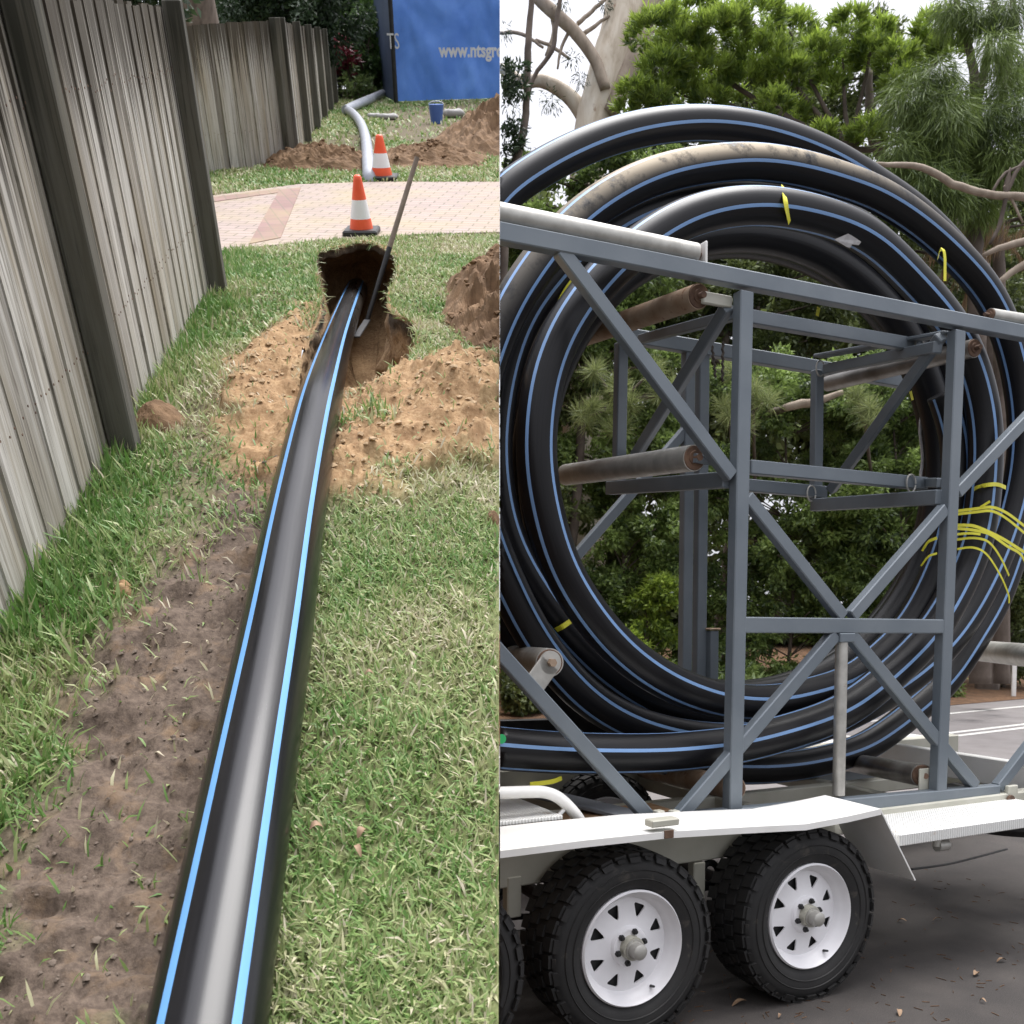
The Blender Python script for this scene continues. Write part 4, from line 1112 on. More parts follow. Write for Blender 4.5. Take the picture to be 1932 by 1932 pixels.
roller('roller', (2010, 1243), VN + .2, (1848, 1228), 4.9, .078, 'galv')
roller('roller', (1838, 657), VN + .12, (1562, 724), 4.75, .050, 'dullroller')
# inner adjustable box
face_bar('slide_bar', (1418, 596), (1740, 651), .070, .055, 3.78)
face_bar('slide_bar', (1418, 880), (1752, 912), .070, .055, 3.78)
beam('slide_bar', (1752, 910), 3.79, (1776, 911), VN + .06, .05, .05)
beam('cage_arm', (1792, 628), VN + .06, (1545, 672), 4.6, .09, .02)
beam('cage_arm', (1770, 655), VN + .08, (1558, 697), 4.6, .055, .06)
beam('cage_arm', (1374, 905), VN + .06, (1150, 921), 4.7, .055, .075)
beam('cage_arm', (1395, 592), VN + .08, (1210, 640), 4.7, .05, .05)
beam('cage_arm', (1774, 938), VN + .05, (1535, 953), 4.6, .055, .078)
beam('brace', (1776, 634), VN + .07, (1568, 925), 4.55, .055, .055, E2)
beam('brace', (1374, 577), VN + .07, (1200, 858), 4.6, .055, .055, E2)
face_bar('slide_bar', (1405, 914), (1562, 928), .075, .055, 4.60)
face_bar('cage_post', (1548, 697), (1545, 945), .068, .055, 4.62); face_bar('cage_post', (1177, 645), (1172, 925), .066, .055, 4.66)
# far cage
VF = 5.02
face_bar('top_beam', (1190, 632), (1540, 690), .088, .06, VF); face_bar('top_beam', (1540, 690), (1760, 728), .088, .06, VF)
for x in (1301, 1328):
    face_bar('post', (x + 3, 660), (x - 6, 1470), .075, .06, VF + .01)
face_bar('brace', (1030, 1118), (1300, 808), .062, .05, VF + .02)
mb = MB(); a = tv(1343, 1190, VF); mb.bar(a, tv(1342, 1300, VF), .065, .065, E2); part(mb, 'stub_post', M['steel'])
mb = MB(); mb.bbox(tv(1343, 1187, VF), E1 * .045, E2 * .04, ZUP * .007, .003); part(mb, 'stub_cap', M['rusty'])
face_bar('base_rail', (1000, 1470), (1900, 1462), .09, .06, VF + .05)
mb = MB(); mb.bar(tv(900, 1373, 5.0), tv(1078, 1368, 5.0), .085, .06, E2); part(mb, 'side_rail', M['black'])
# lock pins and rings
def ring(p, r, ax, th=.005):
    mb = MB(); x = np.cross(ax, ZUP); x /= np.linalg.norm(x); y = np.cross(x, ax)
    mb.path([p + x * r * math.cos(a) + y * r * 1.4 * math.sin(a) for a in np.linspace(0, 6.1, 18)], th, 6); return part(mb, 'pin_ring', M['galv'])
for x, y, v in ((1719, 912, 3.77), (1531, 931, 4.58), (1735, 654, 3.77), (1548, 695, 4.60)): ring(tv(x, y, v), .035, E2)
# hanging chains and strap tails in the cage
M['chain'] = simple('chain', (.04, .034, .03), (.09, .075, .06), 30, .6, .6)
for x0, y0, x1, y1, v in ((1343, 650, 1350, 712, 4.4), (1364, 645, 1363, 720, 4.4)):
    mb = MB(); mb.path([tv(x0 + (x1 - x0) * k / 11 + (1.2 if k % 2 else -1.2), y0 + (y1 - y0) * k / 11, v) for k in range(12)], .008, 6); part(mb, 'chain', M['chain'])
mb = MB(); mb.path([tv(1738 + 2.5 * math.sin(k), 735 + 16.3 * k, 4.3) for k in range(11)], .010, 6); part(mb, 'cord', M['silver'])

# ---- running gear
R0, RIMR = .385, .232
WV = 3.16
def wheel_parts(base_uv):
    """one wheel about its own hub; built once and copied along the axle line"""
    u0, v0 = base_uv; c0 = T(u0, v0, R0 - .008)
    def W(r, a, c): return c0 + (E1 * math.cos(a) + ZUP * math.sin(a)) * r + E2 * c
    n = 96
    prof = [(.232, .030), (.240, .010), (.262, -.004), (.300, -.010), (.335, -.006), (.358, .006), (.370, .022), (.374, .05), (.376, .13), (.374, .21), (.370, .235), (.358, .25), (.300, .262), (.240, .25), (.232, .23)]
    V = []; F = []
    for i, (r, c) in enumerate(prof):
        for k in range(n): V.append(W(r, 2 * math.pi * k / n, c))
    for i in range(len(prof) - 1):
        for k in range(n): F.append((i * n + k, (i + 1) * n + k, (i + 1) * n + (k + 1) % n, i * n + (k + 1) % n))
    mb = MB(); mb.add(V, F)
    # tread lugs: staggered blocks with shoulder lugs running onto the side wall
    nb = 36
    for k in range(nb):
        a = 2 * math.pi * k / nb
        for row, (c1, c2, da) in enumerate(((.006, .062, 0), (.072, .122, .5), (.134, .186, 0), (.196, .252, .5))):
            aa = a + da * 2 * math.pi / nb + rng.normal(0, .003); w = .43 * 2 * math.pi / nb * (.8 if row in (1, 2) else .92)
            rr = .387 if row in (1, 2) else .384; ri = .368
            q = [W(r_, aa + s_ * w + (.012 if c_ == c2 else -.012), c_) for r_ in (ri, rr) for c_ in (c1, c2) for s_ in (-1, 1)]
            mb.add(q, [(0, 1, 3, 2), (4, 6, 7, 5), (0, 4, 5, 1), (2, 3, 7, 6), (0, 2, 6, 4), (1, 5, 7, 3)])
        aa = a; w = .40 * 2 * math.pi / nb * (1 if k % 2 else .7); r1 = .352 if k % 2 else .360
        q = [W(r1, aa - w, -.013), W(r1, aa + w, -.013), W(.372, aa - w, -.003), W(.372, aa + w, -.003), W(r1, aa - w, .02), W(r1, aa + w, .02), W(.376, aa - w, .03), W(.376, aa + w, .03)]
        mb.add(q, [(0, 1, 3, 2), (4, 6, 7, 5), (0, 4, 5, 1), (2, 3, 7, 6), (0, 2, 6, 4), (1, 5, 7, 3)])
    # raised ring lettering band on the side wall
    for r_ in (.283, .318):
        V = [W(r_ + d, 2 * math.pi * k / n, c) for d, c in ((-.003, -.0075), (0, -.0125), (.003, -.0085)) for k in range(n)]
        mb.add(V, [(i * n + k, (i + 1) * n + k, (i + 1) * n + (k + 1) % n, i * n + (k + 1) % n) for i in range(2) for k in range(n)])
    tyre = put('wheel', mb.V, mb.F, M['rubber'], tr, clip=0)
    bm = bmesh.new(); bm.from_mesh(tyre.data); bmesh.ops.recalc_face_normals(bm, faces=bm.faces[:]); bm.to_mesh(tyre.data); bm.free(); auto(tyre, 35)
    # rim: barrel, dished face with eight triangular windows
    V = []; F = []; rp = [(.232, .032), (.236, .004), (.229, -.004), (.222, .004), (.216, .022), (.205, .034), (.196, .046), (.190, .062)]
    for r, c in rp:
        for k in range(n): V.append(W(r, 2 * math.pi * k / n, c))
    for i in range(len(rp) - 1):
        for k in range(n): F.append((i * n + k, i * n + (k + 1) % n, (i + 1) * n + (k + 1) % n, (i + 1) * n + k))
    def cone_c(r): return .062 + (.190 - r) / (.190 - .085) * -.022
    bm = bmesh.new(); outer = [bm.verts.new((.190 * math.cos(2 * math.pi * k / n), .190 * math.sin(2 * math.pi * k / n), 0)) for k in range(n)]
    inner = [bm.verts.new((.085 * math.cos(2 * math.pi * k / 48), .085 * math.sin(2 * math.pi * k / 48), 0)) for k in range(48)]
    ed = [bm.edges.new((l[k], l[(k + 1) % len(l)])) for l in (outer, inner) for k in range(len(l))]
    for k in range(8):
        a = 2 * math.pi * (k + .5) / 8; tri = []
        raw = [(.174, -.175), (.174, .175), (.118, .035), (.118, -.035)]; pts = []
        for i_, (r, da) in enumerate(raw):
            pts.append((r * math.cos(a + da), r * math.sin(a + da)))
        pts2 = []
        for i_ in range(4):
            p = np.array(pts[i_]); pv_, nx_ = np.array(pts[i_ - 1]), np.array(pts[(i_ + 1) % 4])
            for q_ in (p + (pv_ - p) / np.linalg.norm(pv_ - p) * min(.008, .4 * np.linalg.norm(pv_ - p)), p + (nx_ - p) / np.linalg.norm(nx_ - p) * min(.008, .4 * np.linalg.norm(nx_ - p))): pts2.append(q_)
        vs = [bm.verts.new((q[0], q[1], 0)) for q in pts2]; ed += [bm.edges.new((vs[i], vs[(i + 1) % len(vs)])) for i in range(len(vs))]
    bmesh.ops.triangle_fill(bm, edges=ed, use_beauty=True)
    kill = []
    for f in bm.faces:
        c_ = f.calc_center_median(); r = math.hypot(c_.x, c_.y)
        if r < .083: kill.append(f); continue
        for k in range(8):
            a = 2 * math.pi * (k + .5) / 8
            poly = [(r_ * math.cos(a + d_), r_ * math.sin(a + d_)) for r_, d_ in ((.174, -.175), (.174, .175), (.118, .035), (.118, -.035))]
            if inpoly(np.array([c_.x]), np.array([c_.y]), poly)[0]: kill.append(f); break
    bmesh.ops.delete(bm, geom=kill, context='FACES_ONLY')
    bmesh.ops.recalc_face_normals(bm, faces=bm.faces[:])
    ext = bmesh.ops.extrude_face_region(bm, geom=bm.faces[:]); 
    low = {v for v in ext['geom'] if isinstance(v, bmesh.types.BMVert)}
    bm.verts.index_update(); o_ = len(V); idx = {}
    for v in bm.verts:
        r = math.hypot(v.co.x, v.co.y); c = cone_c(r) + (.007 if v in low else 0); idx[v] = len(V); V.append(c0 + E1 * v.co.x + ZUP * v.co.y + E2 * c)
    for f in bm.faces: F.append(tuple(idx[v] for v in f.verts))
    bm.free()
    # raised centre and nut seat
    for (r1, c1), (r2, c2) in (((.085, .040), (.078, .026)), ((.078, .026), (.070, .024)), ((.070, .024), (.046, .026)), ((.046, .026), (.030, .026))):
        o_ = len(V)
        for r, c in ((r1, c1), (r2, c2)):
            for k in range(48): V.append(W(r, 2 * math.pi * k / 48, c))
        for k in range(48): F.append((o_ + k, o_ + (k + 1) % 48, o_ + 48 + (k + 1) % 48, o_ + 48 + k))
    rim_ = put('rim', V, F, M['rim'], tyre)
    bm = bmesh.new(); bm.from_mesh(rim_.data); bmesh.ops.recalc_face_normals(bm, faces=bm.faces[:]); bm.to_mesh(rim_.data); bm.free(); auto(rim_, 32)
    mb = MB(); mb.cyl(W(0, 0, .075), W(0, 0, .20), .182, .186, 48); mb.put('brake_drum', M['black'], tyre)
    mb = MB(); mb.cyl(W(0, 0, .030), W(0, 0, -.004), .050, .047, 32); hub_ring = auto(mb.put('hub', M['cream'], tyre))
    mb = MB(); mb.cyl(W(0, 0, -.003), W(0, 0, -.012), .042, .042, 28); mb.cyl(W(0, 0, -.012), W(0, 0, -.048), .034, .031, 28); mb.cyl(W(0, 0, -.048), W(0, 0, -.056), .031, .020, 28); auto(mb.put('hub_cap', M['galv'], tyre))
    mb = MB()
    for k in range(6):
        a = 2 * math.pi * (k + .25) / 6; p = W(.064, a, .026); mb.cyl(p, p - E2 * .012, .0125, .0125, 6); mb.cyl(p - E2 * .012, p - E2 * .022, .0085, .006, 10)
    auto(mb.put('wheel_nut', M['black'], tyre))
    mb = MB(); p = W(.205, -1.05, .03); mb.cyl(p, p - E2 * .03 - (E1 * math.cos(-1.05) + ZUP * math.sin(-1.05)) * .01, .006, .005, 8); mb.put('valve', M['black'], tyre)
    return tyre
UW = [2.067, 2.998]
w2 = wheel_parts((UW[1], WV - .03))
w1 = copy_tree(w2, tr, E1 * (UW[0] - UW[1]) + E2 * .0)
w0 = copy_tree(w2, tr, E1 * (UW[0] - UW[1] - .87))
def clip_copy(o):
    o.data = o.data.copy(); off = np.array(o.matrix_world.translation) if False else None
    return o
bpy.context.view_layer.update()
for o in [w0] + list(w0.children):
    o.data = o.data.copy(); mw = o.matrix_world.translation
    do_clip(o.data, np.array(mw), 1)
wf = copy_tree(w2, tr, E2 * 1.72 - E1 * .0); wf2 = copy_tree(w2, tr, E2 * 1.72 + E1 * (UW[0] - UW[1]))

# mudguard: one bent sheet with its down-turned rear flap and folded edge
def sheet_solid(name, pts, mat, th=.006, parent=None):
    """pts: grid rows [(near, far), ...] of world points"""
    n = len(pts); V = []; F = []
    for a, b in pts: V += [a, b]
    nrm = []
    for i in range(n):
        d = (pts[min(i + 1, n - 1)][0] - pts[max(i - 1, 0)][0]); w = pts[i][1] - pts[i][0]; k = np.cross(d, w); nrm.append(k / np.linalg.norm(k) * (1 if k[2] > 0 else -1))
    V += [p - nrm[i // 2] * th for i, p in enumerate(V)]; m = 2 * n
    for i in range(n - 1):
        a, b, c, d = 2 * i, 2 * i + 1, 2 * i + 3, 2 * i + 2; F += [(a, b, c, d), (m + a, m + d, m + c, m + b), (a, d, m + d, m + a), (b, m + b, m + c, c)]
    F += [(0, m, m + 1, 1), (2 * n - 2, 2 * n - 1, m + 2 * n - 1, m + 2 * n - 2)]
    o = put(name, V, F, mat, parent or tr, clip=1)
    bm = bmesh.new(); bm.from_mesh(o.data); bmesh.ops.recalc_face_normals(bm, faces=bm.faces[:]); bm.to_mesh(o.data); bm.free()
    return o
VG = 3.06; VGI = 3.40
us = [(880, 1612), (943, 1605.5), (1100, 1586), (1261, 1569), (1400, 1561), (1519, 1555), (1600, 1540), (1662, 1526)]
edge = [tv(x, y, VG) for x, y in us]
row = [(p, T(p @ E1, VGI, p[2] + .004)) for p in edge]
fe = tv(1728, 1660, VG); row.append((fe, T(fe @ E1, VGI, fe[2])))
guard = sheet_solid('mudguard', row, M['white'], .007)
lip = []
for p in edge: lip.append((p - E2 * .003 + ZUP * .0005, p - E2 * .003 - ZUP * .026))
mb = MB()
for (a, b), (c, d) in zip(lip[:-1], lip[1:]):
    q = [a, c, d, b]; mb.add(q + [k + E2 * .006 for k in q], [(0, 1, 2, 3), (4, 7, 6, 5), (0, 4, 5, 1), (3, 2, 6, 7), (0, 3, 7, 4), (1, 5, 6, 2)])
mb.put('folded_edge', M['white'], guard, clip=1)
mb = MB(); c = tv(1249, 1560, VG + .03); mb.bbox(c + ZUP * .02, E1 * .065, E2 * .028, ZUP * .014, .004); part(mb, 'marker_bracket', M['cream'])
mb = MB(); c = tv(1262, 1574, VG - .004); mb.bbox(c, E1 * .022, E2 * .003, ZUP * .016, .001); part(mb, 'rust_patch', M['rust'])
# side tread-plate platform behind the guard
def tread_mat():
    m, nt, b = new_mat('tread_plate'); a = nd(nt, 'ShaderNodeTexCoord'); mp = nd(nt, 'ShaderNodeMapping'); mp.inputs['Scale'].default_value = (38, 38, 38); mp.inputs['Rotation'].default_value = (0, 0, .35)
    nt.links.new(a.outputs['Object'], mp.inputs[0]); ck = nd(nt, 'ShaderNodeTexWave'); ck.inputs['Scale'].default_value = .8; ck.inputs['Distortion'].default_value = 1.2; nt.links.new(mp.outputs[0], ck.inputs[0])
    c = mix(nt, ck.outputs['Fac'], (.60, .60, .57), (.78, .78, .75)); rf = ramp(nt, noise(nt, coords(nt), 7, 7, .7), [(.62, 0.0), (.74, .9)])
    nt.links.new(mix(nt, rf, c, (.38, .22, .10)), b.inputs['Base Color']); b.inputs['Roughness'].default_value = .5; bump(nt, b, ck.outputs['Fac'], .6, .006); return m
M['tread'] = tread_mat()
pa = tv(1697, 1572, VG + .02); pb = tv(2030, 1531, VG + .02)
def slab(name, a, b, va, vb, th, mat):
    mb = MB(); z = (a[2] + b[2]) / 2; u0, u1 = a @ E1, b @ E1
    mb.bbox(T((u0 + u1) / 2, (va + vb) / 2, z - th / 2), E1 * (u1 - u0) / 2, E2 * (vb - va) / 2, ZUP * th / 2, .004); return part(mb, name, mat)
slab('side_platform', pa, pb, VG + .02, VN + .05, .055, M['tread'])
pa = tv(900, 1545, VGI + .02); pb = tv(1060, 1545, VGI + .02); slab('side_platform', pa, pb, VGI + .01, VN + .6, .02, M['tread'])
# chassis: rails, cross members, deck edges
def zbox(name, u0, u1, v0, v1, z0, z1, mat):
    mb = MB(); mb.bbox(T((u0 + u1) / 2, (v0 + v1) / 2, (z0 + z1) / 2), E1 * (u1 - u0) / 2, E2 * (v1 - v0) / 2, ZUP * (z1 - z0) / 2, .006); return part(mb, name, mat)
zbox('chassis_rail', .6, 3.42, VN - .03, VN + .05, .60, .765, M['cream']); zbox('chassis_rail', 3.42, 6.2, VN - .02, VN + .06, .63, .735, M['cream'])
zbox('chassis_rail', .6, 6.2, VF - .06, VF + .04, .60, .80, M['cream'])
zbox('chassis_rail', .6, 6.2, 4.2, 4.28, .62, .70, M['cream'])
for u in (1.7, 2.45, 3.3, 4.2, 5.1): zbox('cross_member', u, u + .07, VN + .06, VF - .06, .62, .70, M['cream'])
zbox('side_platform', 3.9, 6.2, VF + .05, VF + .40, .72, .76, M['tread'])
zbox('mudguard', 1.4, 3.85, VF - .02, VF + .36, .79, .80, M['white'])
zbox('rear_frame', 5.0, 5.06, VN + .05, VF - .06, .70, .86, M['white'])
zbox('deck_timber', 1.2, 2.6, 3.62, 3.80, .765, .80, simple('deck_timber', (.22, .12, .055), (.36, .22, .11), 6, .8, 0, .2, 50, vscale=(1, 6, 6)))
# suspension hangers and shackles
for x, y in ((966, 1690), (1314, 1660)):
    c = tv(x, y, VN - .01); mb = MB(); mb.bbox(c, E1 * .032, E2 * .025, ZUP * .085, .005); part(mb, 'hanger', M['cream'])
mb = MB(); c = tv(1338, 1648, VN + .03); mb.path(catmull([c + E1 * .05 * math.cos(a) + ZUP * .05 * math.sin(a) for a in np.linspace(2.4, -2.4, 9)], 3), .016, 8); part(mb, 'shackle', M['black'])
mb = MB(); mb.bbox(tv(1358, 1676, VN + .05), E1 * .045, E2 * .01, ZUP * .018, .003); part(mb, 'reflector', simple('amber', (.42, .14, .03), (.5, .18, .04), 9, .4))
for u in UW + [UW[0] - .94]:
    mb = MB(); mb.cyl(T(u, WV + .1, .377), T(u, WV + 1.9, .377), .035, n=16); part(mb, 'axle', M['black'])
    mb = MB()
    for k in range(4): L = .42 - k * .08; mb.path(catmull([T(u - L, VN + .02, .46 + .0), T(u, VN + .02, .44 - .014 * k), T(u + L, VN + .02, .46)], 5), .011, 6)
    part(mb, 'leaf_spring', M['black'])
mb = MB(); mb.path(catmull([tv(1720, 1640, VN), tv(1800, 1628, VN + .2), tv(1900, 1602, VN + .5)], 8), .006, 6); part(mb, 'brake_cable', M['black'])
mb = MB(); c = tv(1767, 1596, VG + .12); mb.cyl(c, c + E1 * .07, .028, n=16); mb.cyl(c + ZUP * .05, c, .02, n=10); auto(part(mb, 'light_stub', M['galv']))
# spare wheel slung flat below the platform
mb = MB(); c = T(5.1, 3.75, .56); n = 40
for r0, z0, r1, z1 in ((.23, .09, .34, .10), (.34, .10, .385, .06), (.385, .06, .385, -.06), (.385, -.06, .34, -.10), (.34, -.10, .23, -.09)):
    V = [c + E1 * r * math.cos(a) + E2 * r * math.sin(a) + ZUP * z for r, z in ((r0, z0), (r1, z1)) for a in np.arange(n) * 2 * math.pi / n]
    mb.add(V, [(k, n + k, n + (k + 1) % n, (k + 1) % n) for k in range(n)])
sp = auto(mb.put('spare_wheel', M['rubber'], tr, clip=1), 30); sp['label'] = 'spare tyre slung flat under the tread plate'
# white bent tube guard rail at the front platform
mb = MB(); hoop = [tv(x, y, VGI + .06) for x, y in ((880, 1499), (943, 1496), (1000, 1494), (1028, 1495), (1052, 1504), (1074, 1523), (1094, 1548), (1106, 1572))]
mb.path(catmull(hoop, 6), .0255, 14); auto(part(mb, 'hand_rail', M['white']))
mb = MB(); mb.bar(tv(1069, 1522, VGI + .06), tv(1028, 1566, VGI + .04), .016, .016, E2); part(mb, 'rail_stay', M['white'])
# loose grey pipe ends lying on the deck
M['sheetgrey'] = simple('grey_board', (.12, .13, .145), (.20, .21, .225), 4, .6)
mb = MB(); mb.bar(tv(990, 1490, 4.0), tv(1220, 1545, VN + .1), .16, .02, ZUP); part(mb, 'deck_board', M['sheetgrey'])

# ------------------------------------------------------------------ the coil of pipe in the cage
CM = pipe_mats('coil', (.17, .30, .53), .30, .45, .30)
coil = thing('pipe_coil', 'big coil of thick black pipe with blue stripes standing in the trailer cage', 'pipe coil', T(3.5, 4.2, .95))
RP = .093; PH = -17.0
CC = V3(3.45, 2.35)          # centre of the windings in the trailer's u, z
def wind(pts, v0, v1, closed=False, it=14, step=.045, dust=None, raw=False, mats=None):
    n = len(pts); C = []
    for k, (x, y) in enumerate(pts):
        v = v0 + (v1 - v0) * k / (n - 1)
        if raw: q = tv(x, y, v)
        else:
            q = tv(x, y, v - .956 * RP); o = V3(q @ E1 - CC[0], q[2] - CC[1]); o /= np.linalg.norm(o)
            q = q + E2 * .956 * RP + (E1 * o[0] + ZUP * o[1]) * .29 * RP
        C.append(q)
    C = resample(smooth(resample(catmull(C, 6, closed), step, closed), it, closed), step, closed)
    return build_wind(C, closed, dust, mats)
def build_wind(C, closed, dust=None, mats=None):
    o = np.c_[C @ E1 - CC[0], C[:, 2] - CC[1]]; o /= np.linalg.norm(o, axis=1)[:, None]
    out = o[:, :1] * E1 + o[:, 1:] * ZUP
    return pipe_mesh('pipe_loop', C, RP, np.repeat(-E2[None, :], len(C), 0), out, PH, mats or CM, coil, closed, dust, 1)
LA = [(1800, 740), (1818, 790), (1828, 850), (1825, 930), (1805, 1030), (1761, 1134), (1717, 1201), (1627, 1279), (1573, 1297), (1501, 1317), (1456, 1320), (1406, 1318), (1361, 1310), (1271, 1274), (1193, 1217), (1142, 1158), (1090, 1078), (1065, 1011), (1041, 900), (1037, 860), (1045, 746), (1065, 669), (1090, 617), (1114, 578), (1139, 549), (1170, 511), (1248, 447), (1297, 418), (1348, 397), (1426, 385), (1493, 388), (1589, 410), (1666, 446), (1743, 522), (1808, 596), (1849, 669), (1872, 746), (1882, 816), (1881, 864), (1872, 972), (1852, 1050), (1805, 1145), (1760, 1210), (1667, 1297), (1587, 1349), (1428, 1398), (1361, 1407), (1268, 1417), (1100, 1418), (1000, 1412), (930, 1407), (860, 1398)]
wind(LA, 3.90, 3.64)
def dustB(P, ang):
    o = np.c_[P @ E1 - CC[0], P[:, 2] - CC[1]]; th = np.arctan2(o[:, 1], o[:, 0])
    w = np.exp(-((th - 1.75) / .55) ** 2)[:, None]; return w * np.clip(np.sin(ang) * 1.3 + .25, 0, 1)[None, :] * 1.3
LB = [(1929, 656), (1903, 583), (1862, 517), (1769, 425), (1679, 363), (1614, 338), (1529, 313), (1426, 300), (1297, 316), (1214, 345), (1155, 379), (1103, 418), (1043, 488), (982, 581), (943, 679), (920, 770), (916, 850), (924, 930), (943, 1010), (969, 1070), (1013, 1165), (1065, 1243), (1142, 1322), (1250, 1372), (1400, 1392), (1560, 1368), (1700, 1300), (1790, 1228), (1841, 1163), (1882, 1088), (1915, 1010), (1940, 920), (1951, 830), (1946, 740)]
wind(LB, 4.06, 4.06, True, dust=dustB)
LC = [(949, 379), (1013, 330), (1090, 286), (1194, 246), (1317, 227), (1426, 235), (1511, 258), (1589, 291), (1640, 322), (1760, 405), (1860, 520), (1930, 650), (1962, 800), (1955, 950), (1903, 1119), (1857, 1201), (1795, 1292), (1675, 1391), (1599, 1425), (1480, 1446), (1330, 1440), (1190, 1395), (1060, 1300), (960, 1160), (890, 960), (872, 760), (888, 560), (915, 450)]
wind(LC, 4.42, 4.42, True)
LD = [(1066, 519), (1003, 607), (969, 712), (955, 815), (955, 882), (974, 995), (1013, 1075), (1065, 1152), (1150, 1245), (1260, 1318), (1380, 1352), (1500, 1352), (1610, 1322), (1720, 1245), (1800, 1140), (1846, 1010), (1862, 880), (1852, 750), (1810, 620), (1740, 520), (1650, 430), (1540, 384), (1426, 366), (1310, 374), (1200, 412), (1120, 468)]
wind(LD, 4.24, 4.24, True)
def oval(cx, cy, hw, hh, n=22): return [(cx + hw * math.cos(k * 2 * math.pi / n), cy + hh * math.sin(k * 2 * math.pi / n)) for k in range(n)]
wind(oval(1393, 880, 384, 438), 4.22, 4.22, True, raw=True, mats=[CM[0], CM[0]])  # inner loops: stripes coloured black too, deep shade put into the colour
wind(oval(1382, 884, 386, 430), 4.46, 4.46, True, raw=True, mats=[CM[0], CM[0]])
wind(oval(1398, 880, 412, 474), 4.66, 4.66, True, raw=True, mats=[CM[0], CM[0]])
# ties round the windings, paper tag, sticker
def tie(name, pts, v, w, mat=None):
    """flat strap following measured points"""
    P = resample(catmull([tv(x, y, vv) for (x, y), vv in zip(pts, v)], 6), .012); d = np.gradient(P, axis=0); d /= np.linalg.norm(d, axis=1)[:, None]
    s = np.cross(d, E2); s /= np.linalg.norm(s, axis=1)[:, None] + 1e-9; n_ = np.cross(s, d); V = []; F = []
    for p, q, k in zip(P, s, n_): V += [p - q * w / 2, p + q * w / 2, p + q * w / 2 + k * .002, p - q * w / 2 + k * .002]
    for i in range(len(P) - 1):
        for c in range(4): F.append((i * 4 + c, i * 4 + (c + 1) % 4, i * 4 + 4 + (c + 1) % 4, i * 4 + 4 + c))
    F += [(3, 2, 1, 0), tuple(len(V) - 4 + k for k in range(4))]
    return put(name, V, F, mat or M['yellow'], coil, clip=1)
YV = 3.60
tie('tie_strap', [(1478, 351), (1481, 372), (1485, 395), (1490, 420)], [3.72, 3.648, 3.645, 3.69], .028)
tie('tie_strap', [(1770, 488), (1773, 474), (1779, 470), (1783, 485), (1783, 530)], [3.70, 3.66, 3.63, 3.625, 3.63], .020)
tie('tie_strap', [(1049, 1189), (1062, 1182), (1079, 1170)], [4.16, 4.13, 4.15], .026)
tie('tie_strap', [(1112, 500), (1100, 512), (1080, 530), (1062, 557), (1047, 590)], [4.12, 4.10, 4.10, 4.11, 4.13], .022)
tie('tie_strap', [(1545, 580), (1542, 596)], [4.5, 4.5], .025)
tie('tie_strap', [(1718, 738), (1722, 755)], [4.4, 4.4], .022)
tie('tie_strap', [(1060, 1468), (1040, 1475), (1000, 1480)], [3.62, 3.60, 3.60], .02)
tie('tie_strap', [(1828, 930), (1843, 920), (1862, 915), (1882, 914), (1898, 920)], [3.80, 3.66, 3.60, 3.60, 3.62], .022)
tie('strap_bundle', [(1806, 964), (1840, 960), (1872, 957), (1900, 968), (1930, 990), (1960, 1012)], [3.62, 3.58, 3.56, 3.56, 3.58, 3.6], 0.0158)
tie('strap_bundle', [(1806, 970), (1842, 966), (1870, 964), (1896, 976), (1930, 1003), (1960, 1030)], [3.61, 3.57, 3.55, 3.55, 3.57, 3.6], 0.0144)
tie('strap_bundle', [(1850, 957), (1868, 946)], [3.57, 3.55], 0.0130)
tie('strap_bundle', [(1806, 991), (1836, 992), (1865, 1003), (1895, 1018), (1930, 1040), (1965, 1062)], [3.62, 3.58, 3.56, 3.56, 3.58, 3.6], 0.0173)
tie('strap_bundle', [(1806, 997), (1836, 1000), (1868, 1008), (1900, 1030), (1926, 1046), (1940, 1075), (1944, 1090)], [3.61, 3.57, 3.55, 3.55, 3.57, 3.6, 3.6], 0.0158)
tie('strap_bundle', [(1806, 1008), (1830, 1006), (1850, 1008)], [3.60, 3.57, 3.56], 0.0130)
tie('strap_bundle', [(1806, 1018), (1838, 1015), (1866, 1023), (1888, 1052), (1904, 1086)], [3.62, 3.58, 3.56, 3.57, 3.6], 0.0130)
tie('strap_bundle', [(1806, 1036), (1836, 1033), (1862, 1046), (1888, 1086), (1903, 1122), (1904, 1138)], [3.62, 3.58, 3.56, 3.57, 3.6, 3.61], 0.0115)
tie('strap_bundle', [(1740, 1040), (1752, 1022), (1768, 1015)], [3.75, 3.72, 3.70], 0.0158)
tie('strap_bundle', [(1738, 1068), (1752, 1050), (1768, 1044)], [3.74, 3.71, 3.70], 0.0115)
M['tagm'] = M['silver']
q = [tv(x, y, v) for x, y, v in ((1574, 452, 3.705), (1602, 440, 3.685), (1626, 454, 3.69), (1619, 463, 3.70), (1607, 461, 3.70), (1603, 468, 3.71), (1597, 466, 3.71))]
nq = -E2 * .004
put('paper_tag', q + [p + nq for p in q], [tuple(range(7)), tuple(range(7, 14))[::-1]] + [(i, i + 7, (i + 1) % 7 + 7, (i + 1) % 7) for i in range(7)], M['silver'], coil)
mb = MB(); c = tv(946, 1394, 3.645 - RP * .98); mb.cyl(c, c - E2 * .004, .020, n=20); mb.put('sticker', simple('green_sticker', (.02, .42, .12), (.03, .48, .15), 9, .5), coil, clip=1)

